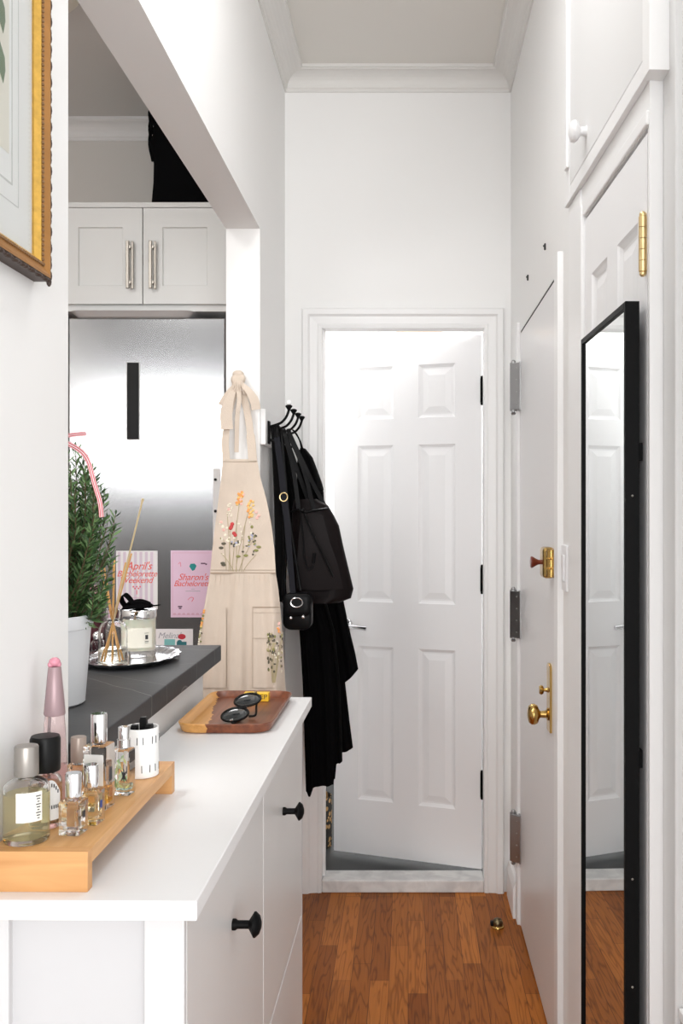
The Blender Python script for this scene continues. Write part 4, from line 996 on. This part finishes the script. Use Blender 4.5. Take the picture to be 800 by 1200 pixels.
b = B(); b.tube([bib_at(246.5 + 76 * k / 24, 671.5, 0.002) for k in range(25)], 0.0017, 6); obj('waist_seam', b, SEAM, ap); b = B(); b.tube([bib_at(246.8 + 75.7 * k / 24, 668, 0.001) for k in range(25)], 0.0008, 6)
obj('waist_stitching', b, SEAM, ap); b = B(); b.tube([bib_at(262 + 38.5 * k / 12, 541, 0.001) for k in range(13)], 0.0008, 6)
obj('top_stitching', b, SEAM, ap)
# gathers under the waist
b = B()
for k in range(13):
    x = 252 + k * 5.6 + random.uniform(-1.5, 1.5); l = random.uniform(8, 22)
    b.tube([skirt_at(x + (q * 0.4) * (x - 284) / 40, 674 + l * q / 4, 0.0004) for q in range(5)], [0.0012, 0.0016, 0.0013, 0.0008, 0.0003], 6)
obj('gathers', b, LINEN, ap)
# pockets
def patch(x0, x1, y0, y1, lift=0.004, n=10):
    t = bmesh.new(); G = []
    for j in range(n + 1):
        y = y0 + (y1 - y0) * j / n; xl, xr = lerp_table(skirt, y)
        s = (xr - xl) / 90.0
        row = []
        for i in range(n + 1):
            x = x0 + (x1 - x0) * i / n; x = max(xl + 0.2, min(xr - 0.2, x)); row.append(t.verts.new(skirt_at(x, y, lift)))
        G.append(row)
    for j in range(n):
        for i in range(n): t.faces.new((G[j][i], G[j][i + 1], G[j + 1][i + 1], G[j + 1][i]))
    b = B(); return b._add(t, True)
for x0, x1, y0, y1 in ((233, 265, 712, 806), (296, 331, 711, 806)):
    pk = obj('pocket', patch(x0, x1, y0, y1), LINEN, ap)
    b = B(); b.tube([skirt_at(max(lerp_table(skirt, y0)[0] + .5, min(lerp_table(skirt, y0)[1] - .5, x0 + (x1 - x0) * k / 10)), y0 + 0.5, 0.006) for k in range(11)], 0.0012, 6)
    b.tube([skirt_at(max(lerp_table(skirt, y0)[0] + .5, min(lerp_table(skirt, y0)[1] - .5, x0 + (x1 - x0) * k / 10)), y0 + 7, 0.0052) for k in range(11)], 0.0005, 6)
    if x0 > 280: b.tube([skirt_at(x0 + 25 * k / 10, y0 + 37, 0.0052) for k in range(11)], 0.0006, 6)
    b.tube([skirt_at((x1 if x0 < 280 else x0), y0 + (y1 - y0) * k / 10, 0.0052) for k in range(11)], 0.0005, 6)
    obj('pocket_stitching', b, SEAM, pk)
# neck straps, knot and tails
nk = apx(279, 447, 0.008)
b = B()
b.strap(cr([apx(265, 540, -0.006), apx(264, 515, -0.008), apx(268, 485, -0.006), apx(275, 458, 0.0)], 8), (1, 0, 0.1), [0.022] * 10 + [0.020] * 15, 0.002)
b.strap(cr([apx(296, 540, -0.006), apx(294, 515, -0.004), apx(290, 485, -0.002), apx(284, 458, 0.002)], 8), (1, 0, 0.1), [0.026] * 10 + [0.021] * 15, 0.002)
obj('neck_strap', b, LINEN, ap)
b = B()
b.ball(apx(279, 450, -0.004), 0.017, 16, (1.15, 0.7, 0.9)); b.ball(apx(279, 438.5, 0.002), 0.0165, 14, (1.05, 0.8, 0.75)); b.ball(apx(275, 445, -0.004), 0.013, 12, (0.9, .8, 1.2)); b.ball(apx(283.5, 444, -0.004), 0.012, 12, (.9, .8, 1.2))
for k in range(5): b.tube(cr([apx(270 + 4 * k, 462, -0.010), apx(275 + 2 * k, 450, -0.016), apx(278 + 0.6 * k, 438, -0.004)], 4), 0.003, 6)
obj('knot', b, LINEN, ap)
b = B()
b.strap(cr([apx(277, 452, -0.010), apx(269, 468, -0.018), apx(265, 485, -0.020), apx(266, 503, -0.020)], 8), (1, 0.25, 0.1), [0.010 + 0.026 * min(1, k / 14) for k in range(25)], 0.002)
b.strap(cr([apx(281, 448, -0.010), apx(291, 458, -0.020), apx(298, 470, -0.018), apx(300, 480, -0.016)], 8), (0.6, 0.25, 0.6), [0.010 + 0.018 * min(1, k / 14) for k in range(25)], 0.002)
b.strap(cr([apx(276, 450, -0.008), apx(266, 462, -0.012), apx(259, 475, -0.012)], 8), (0.7, 0.2, -0.5), [0.010 + 0.010 * k / 16 for k in range(17)], 0.002)
b.strap(cr([apx(279, 452, -0.012), apx(280, 470, -0.016), apx(278, 488, -0.016), apx(277, 530, -0.004)], 8), (1, 0.3, 0), 0.013, 0.002)
obj('strap_tail', b, LINEN, ap)
# embroidery
EM = [flat('thread_stem', (0.47, 0.40, 0.24)), flat('thread_orange', (0.82, 0.36, 0.10)), flat('thread_gold', (0.80, 0.55, 0.20)), flat('thread_red', (0.55, 0.05, 0.05)), flat('thread_pink', (0.85, 0.52, 0.46)), flat('thread_blue', (0.42, 0.44, 0.58)), flat('thread_dark', (0.10, 0.09, 0.06)), flat('thread_olive', (0.25, 0.25, 0.08)), flat('thread_cream', (0.85, 0.80, 0.66))]
b = B()
def dab(fn, x, y, r, m, sx=1.0, sz=1.0):
    b.m = m; p = fn(x, y, 0.0015); b.ball(p, r * S * 0.86, 8, (sx, 0.25, sz))
for x0, y0, x1, y1 in ((272, 670, 281, 585), (276, 670, 293, 592), (268, 670, 270, 625), (280, 670, 298, 630), (285, 670, 300, 650), (265, 668, 262, 632), (270, 670, 266, 600), (277, 670, 277, 610), (283, 670, 287, 615), (274, 670, 259, 648)):
    b.m = 0; b.tube([bib_at(x0 + (x1 - x0) * (k / 6) ** 1.3, y0 + (y1 - y0) * k / 6, 0.001) for k in range(7)], 0.0009, 5)
for k in range(22): dab(bib_at, 281 + random.uniform(-4, 4), 583 + random.uniform(-7, 9), 1.7, random.choice((1, 1, 2, 4)))
for k in range(20): dab(bib_at, 294 + random.uniform(-3, 3) - (k % 5) * 0.6, 587 + k * 1.0, 1.6, random.choice((1, 2, 2)))
for x, y in ((271, 617), (274, 625), (272, 614), (270, 619), (275.5, 627)): dab(bib_at, x, y, 2.2, 3)
for x, y in ((262, 621), (300, 600), (301, 607), (268, 597), (259, 612), (303, 604)): dab(bib_at, x, y, 1.8, 4)
for k in range(14): dab(bib_at, 276 + random.uniform(-5, 5), 637 + random.uniform(-4, 4), 1.2, random.choice((5, 8, 6)))
for k in range(16): dab(bib_at, 296 + random.uniform(-5, 4), 632 + random.uniform(-7, 9), 1.2, random.choice((5, 5, 7, 6)))
for k in range(40): dab(bib_at, random.uniform(258, 302), random.uniform(612, 655), 1.0, random.choice((6, 7, 8, 0, 8)), random.uniform(.6, 2), random.uniform(.6, 2))
for x, y in ((262, 637), (259, 642), (279, 652), (288, 651), (300, 645), (303, 641), (261, 660), (262, 662)): dab(bib_at, x, y, 1.8, 7 if x > 262 else 6, 1.6, 0.9)
for k in range(26): dab(bib_at, random.uniform(266, 272), random.uniform(590, 605), 0.8, 8)
# right pocket spray
for k in range(9):
    b.m = 0; x1 = 314 + k * 1.9; b.tube([skirt_at(min(319 + (x1 - 319) * (q / 5) + k * 0.4, 331.5), 800 - (48 + 12 * math.sin(k)) * q / 5, 0.006) for q in range(6)], 0.0008, 5)
def sk(x, y, l): return skirt_at(min(x, lerp_table(skirt, y)[1] - 0.6), y, 0.0065)
for k in range(70):
    x = random.uniform(313, 331); y = random.uniform(742, 788); dab(sk, x, y, 1.1, random.choice((6, 6, 8, 7, 0)), random.uniform(.6, 1.6), random.uniform(.8, 2))
for k in range(8): dab(sk, random.uniform(324, 328), random.uniform(730, 742), 1.4, random.choice((4, 1)))
def sl(x, y, l): return skirt_at(max(x, lerp_table(skirt, y)[0] + 0.6), y, 0.0065)
for k in range(12): dab(sl, random.uniform(230, 237), random.uniform(714, 735), 1.5, random.choice((1, 2, 1, 7)))
for k in range(18): dab(sl, random.uniform(228, 236), random.uniform(735, 758), 1.2, random.choice((6, 7, 8, 0)))
obj('embroidery', b, EM, ap)

# ================================================================== COAT HOOKS
hk = thing('coat_rack', 'white wall board with row of four black curved coat hooks', 'coat rack', (LW, 3.18, 1.67))
obj('board', B().box(0, 0.016, -0.235, 0.24, -0.055, 0.055, 0.002), TRIM, hk)
HY = [3.0, 3.125, 3.25, 3.365]
for y in HY:
    dy = y - 3.18; b = B()
    b.box(0.015, 0.022, dy - 0.014, dy + 0.014, -0.05, 0.022, 0.002)
    b.tube(cr([(0.02, dy, 0.004), (0.040, dy, 0.010), (0.058, dy, 0.018), (0.072, dy, 0.034), (0.079, dy, 0.050), (0.081, dy, 0.058)], 6), 0.0042, 10)
    b.lathe([(0.0, 0.055), (0.004, 0.055), (0.006, 0.060), (0.011, 0.067), (0.011, 0.070), (0.006, 0.073), (0, 0.074)], (0.081, dy, 0), 16)
    b.tube(cr([(0.02, dy, -0.035), (0.034, dy, -0.042), (0.046, dy, -0.036), (0.050, dy, -0.022)], 6), 0.004, 10)
    o = obj('hook', b, BLACK, hk)
    if y == 3.0:
        obj('knob', B().ball((0.081, dy, 0.080), 0.009, 16), mat('white_porcelain', (0.9, 0.9, 0.9), 0.15), o)

def drape(levels, Y, depth, folds, amp, hem=None, phase=0.0, N=96, sub=6, bias=0.0, Yof=None):
    """hanging cloth: levels = (y px, left px, right px); hem(c) gives the hem y px across the width, c in -1..1"""
    loops = []; n = (len(levels) - 1) * sub
    for j in range(n + 1):
        q = j / sub; i = min(int(q), len(levels) - 2); t = q - i
        y, xl, xr = (levels[i][k] + (levels[i + 1][k] - levels[i][k]) * t for k in range(3))
        v = j / n; Yj = Y if Yof is None else Yof(v); row = []
        for k in range(N):
            a = 2 * PI * k / N; c = math.cos(a); s = math.sin(a)
            rip = amp * min(1, v * 1.6 + 0.15) * (math.sin(folds * a + phase + 1.3 * v) + 0.5 * math.sin((folds * 2 + 1) * a + 2 * phase))
            x = (xl + xr) / 2 + (xr - xl) / 2 * (abs(c) ** 0.85) * (1 if c > 0 else -1)
            yy = y
            if hem is not None and v > 0.55: yy = y + (hem(c) - levels[-1][0]) * ((v - 0.55) / 0.45)
            row.append(px(x, yy, Yj) + Vector((0, (depth * s) + rip * (0.4 + 0.6 * abs(s)), 0)))
        loops.append(row)
    b = B(); b.rings(loops, cap0=True, cap1=False); return b
def piece(tab):
    def f(c):
        return lerp_table(tab, c)[0]
    return f
# long black dress, front
dz = thing('dress', 'long black dress with uneven hem hanging lowest on the hooks', 'dress', (-0.40, 3.12, 1.62))
def local(o, bb, m, name):
    ob = obj(name, bb, m, o); ob.data.transform(Matrix.Translation(-Vector(o.location))); return ob
local(dz, drape([(522, 326, 336), (600, 330, 350), (680, 340, 375), (740, 351, 392), (800, 355, 398), (860, 357, 400), (905, 358.5, 401)], 3.175, 0.035, 7, 0.008,
      piece([(-1, 926), (-0.8, 932), (-0.68, 931), (-0.5, 920), (0.25, 917), (0.55, 916), (0.56, 894), (1, 892)])), BLACKF, 'body')
b = B()
for d in (0, 0.02): b.tube(cr([px(327 + d * 80, 523, 3.10 + d), px(326 + d * 60, 512, 3.12 + d), px(331 + d * 60, 507, 3.13), px(334 + d * 60, 520, 3.14)], 6), 0.003, 6)
local(dz, b, BLACKF, 'shoulder_loop')
# black coat with collar, behind
ct = thing('coat', 'black cloth coat with hood bulging toward the bathroom door', 'coat', (-0.36, 3.30, 1.60))
local(ct, drape([(528, 350, 358), (545, 348, 368), (565, 348, 375), (577, 348, 379), (590, 349, 379.5), (612, 350, 380), (640, 352, 386), (700, 354, 401), (740, 355, 409), (770, 356, 416), (790, 356, 419.5)], 3.30, 0.055, 6, 0.010,
      piece([(-1, 800), (0.2, 802), (0.52, 797), (1, 784)]), phase=1.0), BLACKF, 'body')
local(ct, drape([(526, 352, 358), (536, 350, 366), (552, 350, 372), (566, 352, 377), (574, 356, 379), (577, 358, 377)], 3.27, 0.05, 4, 0.006, phase=0.4, sub=4), BLACKF, 'hood')
b = B(); b.tube(cr([px(354, 530, 3.30), px(351, 516, 3.32), px(345, 506, 3.34), px(343, 504, 3.35)], 6), 0.003, 6); local(ct, b, BLACKF, 'hanger_loop')
# black cardigan behind: second hem at right
cd = thing('cardigan', 'black knit garment on the farthest hook, hem below the coat', 'cardigan', (-0.33, 3.42, 1.55))
local(cd, drape([(530, 352, 360), (600, 353, 372), (700, 358, 392), (780, 362, 402), (840, 366, 409), (875, 369, 413.5)], 3.44, 0.035, 6, 0.007,
      piece([(-1, 884), (0.3, 883), (0.35, 880), (1, 876)]), phase=2.0), BLACKF, 'body')
b = B(); b.tube(cr([px(356, 531, 3.42), px(352, 518, 3.40), px(347, 508, 3.38)], 6), 0.003, 6); local(cd, b, BLACKF, 'hanger_loop')
# tote bag
tb = thing('tote_bag', 'black leather drawstring tote bag hanging in front of the coat', 'bag', (-0.33, 3.06, 1.20))
local(tb, drape([(585, 345, 372), (592, 343, 384), (604, 342, 391), (616, 342, 397), (640, 342, 402), (665, 341, 408), (690, 341, 414), (701, 343, 411), (706, 352, 398)], 3.085, 0.035, 3, 0.004, phase=0.6, sub=5), LEATHB, 'body')
b = tb.children[-1]
bb = B()
bb.rings([[px(x, y, 3.022 - 0.012 * math.sin(PI * min(1, max(0, (y - 600) / 100)))) for x, y in L] for L in
          [[(353, 602), (366, 600), (378, 604)], [(350, 630), (368, 628), (386, 634)], [(348, 660), (370, 660), (396, 662)], [(347, 690), (372, 692), (402, 690)]]], cap0=False, cap1=False, closed=False)
local(tb, bb, LEATHB, 'front_panel')
bb = B()
bb.tube(cr([px(341, 600, 3.02), px(350, 597, 3.0), px(358, 600, 2.995), px(370, 598, 3.01), px(383, 596, 3.04)], 6), 0.0035, 8)
bb.tube(cr([px(352, 600, 3.0), px(355, 630, 2.99), px(357, 655, 2.985), px(362, 668, 2.985), px(367, 662, 2.985)], 6), 0.0028, 8)
bb.tube(cr([px(356, 600, 3.0), px(366, 625, 2.99), px(378, 650, 2.985), px(390, 676, 2.985)], 6), 0.004, 8)
bb.ball(px(354, 598, 2.995), 0.008, 12); bb.tube([px(367, 660, 2.98), px(368.5, 648, 2.98)], 0.005, 8)
local(tb, bb, LEATH, 'drawstring')
for k, (xa, xb_) in enumerate(((333, 356), (339, 374))):
    bb = B(); bb.strap(cr([px(xb_ - 6, 598, 3.03), px((xa + xb_) / 2 - 1, 550, 3.03 + 0.02 * k), px(xa + 2, 515, 3.02 + 0.06 * k), px(xa - 1, 503, 3.04 + 0.06 * k), px(xa + 2, 512, 3.07 + 0.06 * k), px((xa + xb_) / 2 + 7, 560, 3.09), px(xb_ + 10, 600, 3.09)], 8), (1, 0.3, 0.2), 0.013, 0.003)
    local(tb, bb, LEATH, 'handle')
# small cross-body bag
cb_ = thing('crossbody_bag', 'small black bag with silver studs on long grey strap', 'bag', (-0.345, 2.97, 1.05))
c0 = px(349, 716, 2.975)
bb = B(); ls = []
for s, dy in ((0.8, -0.026), (0.95, -0.022), (1.0, -0.010), (1.0, 0.012), (0.95, 0.024), (0.8, 0.027)):
    ls.append([c0 + Vector((x * s, dy, z * s)) for x, z in rrect(0.046, 0.058, 0.026, 6)])
bb.rings(ls); local(cb_, bb, LEATH, 'body')
bb = B(); ls = []
for s, dy in ((0.55, -0.034), (0.9, -0.033), (1.0, -0.029), (1.0, -0.022)):
    ls.append([c0 + Vector((x * s, dy, 0.022 + z * s)) for x, z in rrect(0.043, 0.036, 0.02, 6)])
bb.rings(ls); local(cb_, bb, LEATH, 'flap')
bb = B(); bb.tube([c0 + Vector((0.018 * math.cos(a), -0.036, 0.030 + 0.014 * math.sin(a))) for a in [2 * PI * k / 20 for k in range(21)]], 0.0022, 8)
local(cb_, bb, SILVER, 'ring')
for dx in (-0.018, 0.020):
    bb = B(); bb.ball(c0 + Vector((dx, -0.034, -0.016 + dx * .1)), 0.006, 12); local(cb_, bb, SILVER, 'stud')
bb = B(); bb.strap(cr([px(343, 695, 2.955), px(340, 660, 2.955), px(336, 610, 2.955), px(332.5, 585, 2.96), px(329, 550, 2.965), px(324, 512, 2.98)], 8), (1, 0.15, 0), 0.018, 0.003)
st_ = local(cb_, bb, STRAPM, 'strap')
bb = B(); bb.tube(cr([px(324, 513, 2.98), px(323, 503, 2.99), px(326, 500, 3.0), px(330, 515, 3.02), px(338, 600, 3.03), px(352, 692, 2.985)], 8), 0.005, 8); local(cb_, bb, LEATH, 'back_strap')
bb = B(); bb.tube([px(332.3, 582.5, 2.955) + Vector((0.012 * math.cos(a), -0.002, 0.013 * math.sin(a))) for a in [2 * PI * k / 20 for k in range(21)]], 0.002, 8)
local(cb_, bb, BRASSL, 'buckle')
# more straps hanging from the first hooks (long black belt)
bl = thing('belt', 'long flat black belt hanging against the wall behind the bags', 'belt', (-0.41, 3.02, 1.2))
bb = B(); bb.strap(cr([px(322, 500, 3.06), px(324, 520, 3.05), px(327, 600, 3.05), px(329, 680, 3.05), px(331, 705, 3.05)], 8), (1, 0.5, 0), 0.032, 0.004)
local(bl, bb, LEATH, 'strap')
bb = B(); bb.tube(cr([px(327, 520, 3.01), px(331, 560, 3.0), px(334, 640, 3.0), px(332, 700, 3.0), px(335, 705, 3.0)], 8), 0.006, 8); local(bl, bb, LEATH, 'cord')

# ================================================================== PICTURE
PY0, PY1, PZ0, PZ1 = 0.66, 1.163, 1.695, 2.36
pf = thing('picture_frame', 'botanical print in carved gilt wooden frame on the near left wall', 'picture', (LW, (PY0 + PY1) / 2, PZ0))
PO = Vector(pf.location)
def rect_ring(i, d): return [Vector((LW + d, PY0 + i, PZ0 + i)) - PO, Vector((LW + d, PY1 - i, PZ0 + i)) - PO, Vector((LW + d, PY1 - i, PZ1 - i)) - PO, Vector((LW + d, PY0 + i, PZ1 - i)) - PO]
b = B()
fp = [((0, 0.0), 0), ((0, 0.018), 0), ((0.003, 0.0215), 1), ((0.006, 0.022), 1), ((0.0135, 0.017), 1), ((0.0172, 0.0165), 2), ((0.020, 0.0165), 2), ((0.0255, 0.010), 2), ((0.0255, 0.006), 2)]
for (p0, m), (p1, _) in zip(fp, fp[1:]):
    b.m = m; b.rings([rect_ring(*p0), rect_ring(*p1)], cap0=False, cap1=False, smooth=False)
# carved lumps along the outer edge, bead row inside
b.m = 0
for k in range(100):
    t = k / 99
    for q, ln in (((0.0015, 0.019, None), 0), ):
        b.ball(Vector((LW + 0.0185, PY1 - 0.0005, PZ0 + (PZ1 - PZ0) * t)) - PO, 0.0042 + 0.0012 * math.sin(k * 2.3), 7, (0.8, 0.55, 1.5))
    if k < 76: b.ball(Vector((LW + 0.0185, PY0 + (PY1 - PY0) * k / 75, PZ0 + 0.0005)) - PO, 0.0042 + 0.0012 * math.sin(k * 1.9), 7, (0.8, 1.5, 0.55))
obj('frame', b, [CARVE, GOLDB, GOLD], pf)
b = B()
for k in range(110): b.ball(Vector((LW + 0.0172, PY1 - 0.0172, PZ0 + 0.017 + (PZ1 - PZ0 - 0.03) * k / 109)) - PO, 0.0021, 6)
for k in range(80): b.ball(Vector((LW + 0.0172, PY0 + 0.015 + (PY1 - PY0 - 0.03) * k / 79, PZ0 + 0.0172)) - PO, 0.0021, 6)
obj('beading', b, mat('bead_bronze', (0.22, 0.12, 0.05), 0.35, 0.5), pf)
def inset_rect(i, d0, d1): return B().box(d0, d1, PY0 + i - PO.y, PY1 - i - PO.y, i, PZ1 - PZ0 - i)
obj('mat_board', inset_rect(0.024, 0.004, 0.007), mat('mat_white', (0.80, 0.82, 0.81), 0.7), pf)
b = B()
for i, w in ((0.065, 0.0010), (0.082, 0.0022)):
    a, c, d, e = PY0 + i - PO.y, PY1 - i - PO.y, i + 0.004 + (i - 0.065) * 0.2, PZ1 - PZ0 - i
    b.box(0.007, 0.0074, a, c, d, d + w); b.box(0.007, 0.0074, a, c, e - w, e); b.box(0.007, 0.0074, a, a + w, d, e); b.box(0.007, 0.0074, c - w, c, d, e)
obj('mat_lines', b, mat('mat_grey', (0.58, 0.60, 0.58), 0.7), pf)
i = 0.092
b = B().box(0.007, 0.0076, PY0 + i - PO.y, PY1 - i - PO.y, i + 0.03, PZ1 - PZ0 - i); pr = obj('print', b, mat('aged_paper', (0.74, 0.73, 0.65), 0.8), pf)
b = B()
for k in range(22):
    y = random.uniform(-0.14, 0.12); z = random.uniform(0.14, 0.56); a = random.uniform(-1.2, 1.2); l = random.uniform(0.018, 0.034)
    b.prism([(0, -l), (l * 0.3, -l * 0.5), (l * 0.38, 0), (l * 0.22, l * 0.6), (0, l), (-l * 0.22, l * 0.6), (-l * 0.38, 0), (-l * 0.3, -l * 0.5)], 'YZ', 0.0077, 0.0080, M=Matrix.Translation((0, y, z)) @ Matrix.Rotation(a, 4, 'X'))
for z in (0.27, 0.215): b.prism([(0, -0.022), (0.009, -0.008), (0.011, 0.006), (0, 0.024), (-0.010, 0.006), (-0.008, -0.008)], 'YZ', 0.0077, 0.0081, M=Matrix.Translation((0, 0.138, z)) @ Matrix.Rotation(0.25, 4, 'X'))
b.tube([(0.0078, 0.0, 0.12), (0.0078, 0.01, 0.3), (0.0078, -0.01, 0.55)], 0.001, 5)
obj('leaf_drawing', b, mat('print_leaf_green', (0.16, 0.22, 0.14), 0.8), pr)
obj('glass', inset_rect(0.0245, 0.009, 0.0102), PANE, pf)

# ================================================================== BATHROOM BITS
bk = thing('basket', 'dark leopard-patterned basket on bathroom floor in the door gap', 'basket', (-0.385, 3.93, 0.03))
obj('body', B().lathe([(0, 0), (0.068, 0), (0.072, 0.004), (0.072, 0.205), (0.070, 0.208), (0.067, 0.205), (0.067, 0.006), (0, 0.006)], seg=36), weave_material(), bk)
tag(obj('wall_shelf', B().box(-0.06, 0.17, 4.86, 5.0, 2.255, 2.315, 0.003), wood('honey_wood', (0.80, 0.52, 0.28), (0.70, 0.42, 0.2), 'X', 4)), 'pale wood shelf high on the bathroom wall, seen above the door', 'shelf')

# ================================================================== LIGHT, WORLD, CAMERA
def area(name, loc, target, sx, sy, power, col=(1, 1, 1)):
    l = bpy.data.lights.new(name, 'AREA'); l.shape = 'RECTANGLE'; l.size = sx; l.size_y = sy; l.energy = power; l.color = col
    o = bpy.data.objects.new(name, l); COL.objects.link(o); o.location = loc
    o.rotation_euler = (Vector(target) - Vector(loc)).to_track_quat('-Z', 'Y').to_euler(); return o
area('room_window_light', (0.9, -4.5, 1.9), (0.0, 2.5, 1.5), 3.6, 2.4, 240, (1, 0.995, 0.99))
area('hall_fill_light', (-0.04, 1.75, 2.98), (-0.04, 1.9, 0), 0.35, 0.6, 9)  # added unseen fill, brightens the far end of the hall
area('kitchen_window_light', (-1.85, -0.18, 1.96), (-1.85, 4, 1.96), 1.5, 0.46, 25)
area('kitchen_ceiling_light', (-1.3, 1.2, 2.95), (-1.3, 1.5, 0), 0.6, 0.6, 24, (1, 0.98, 0.95))
area('bathroom_light', (-0.05, 4.3, 2.9), (-0.1, 4.3, 0), 0.5, 0.5, 34)
w = bpy.data.worlds.new('world'); bpy.context.scene.world = w; w.use_nodes = True
N = w.node_tree.nodes; L = w.node_tree.links; bg_ = N['Background']
tc = N.new('ShaderNodeTexCoord'); sp = N.new('ShaderNodeSeparateXYZ'); rp = N.new('ShaderNodeValToRGB')
L.new(tc.outputs['Generated'], sp.inputs['Vector'])
mr = N.new('ShaderNodeMapRange'); mr.inputs['From Min'].default_value = -0.4; mr.inputs['From Max'].default_value = 0.6
L.new(sp.outputs['Z'], mr.inputs['Value']); L.new(mr.outputs['Result'], rp.inputs['Fac'])
rp.color_ramp.elements[0].color = (1.05, 1.05, 1.05, 1); rp.color_ramp.elements[1].color = (1, 1, 1, 1)
L.new(rp.outputs['Color'], bg_.inputs['Color']); bg_.inputs['Strength'].default_value = 1.34

cam = bpy.data.cameras.new('camera'); co = bpy.data.objects.new('camera', cam); COL.objects.link(co)
co.location = (0, 0, EYE); co.rotation_euler = (PI / 2, 0, 0)
cam.sensor_fit = 'AUTO'; cam.sensor_width = 36; cam.lens = F / 1200 * 36
cam.shift_x = -(VX - 400) / 1200; cam.shift_y = -(600 - VY) / 1200
cam.clip_start = 0.02
S_ = bpy.context.scene
S_.camera = co
S_.view_settings.view_transform = 'Standard'; S_.view_settings.look = 'None'; S_.view_settings.exposure = -0.14
S_.cycles.max_bounces = 14; S_.cycles.transmission_bounces = 14; S_.cycles.diffuse_bounces = 6
S_.cycles.caustics_refractive = True
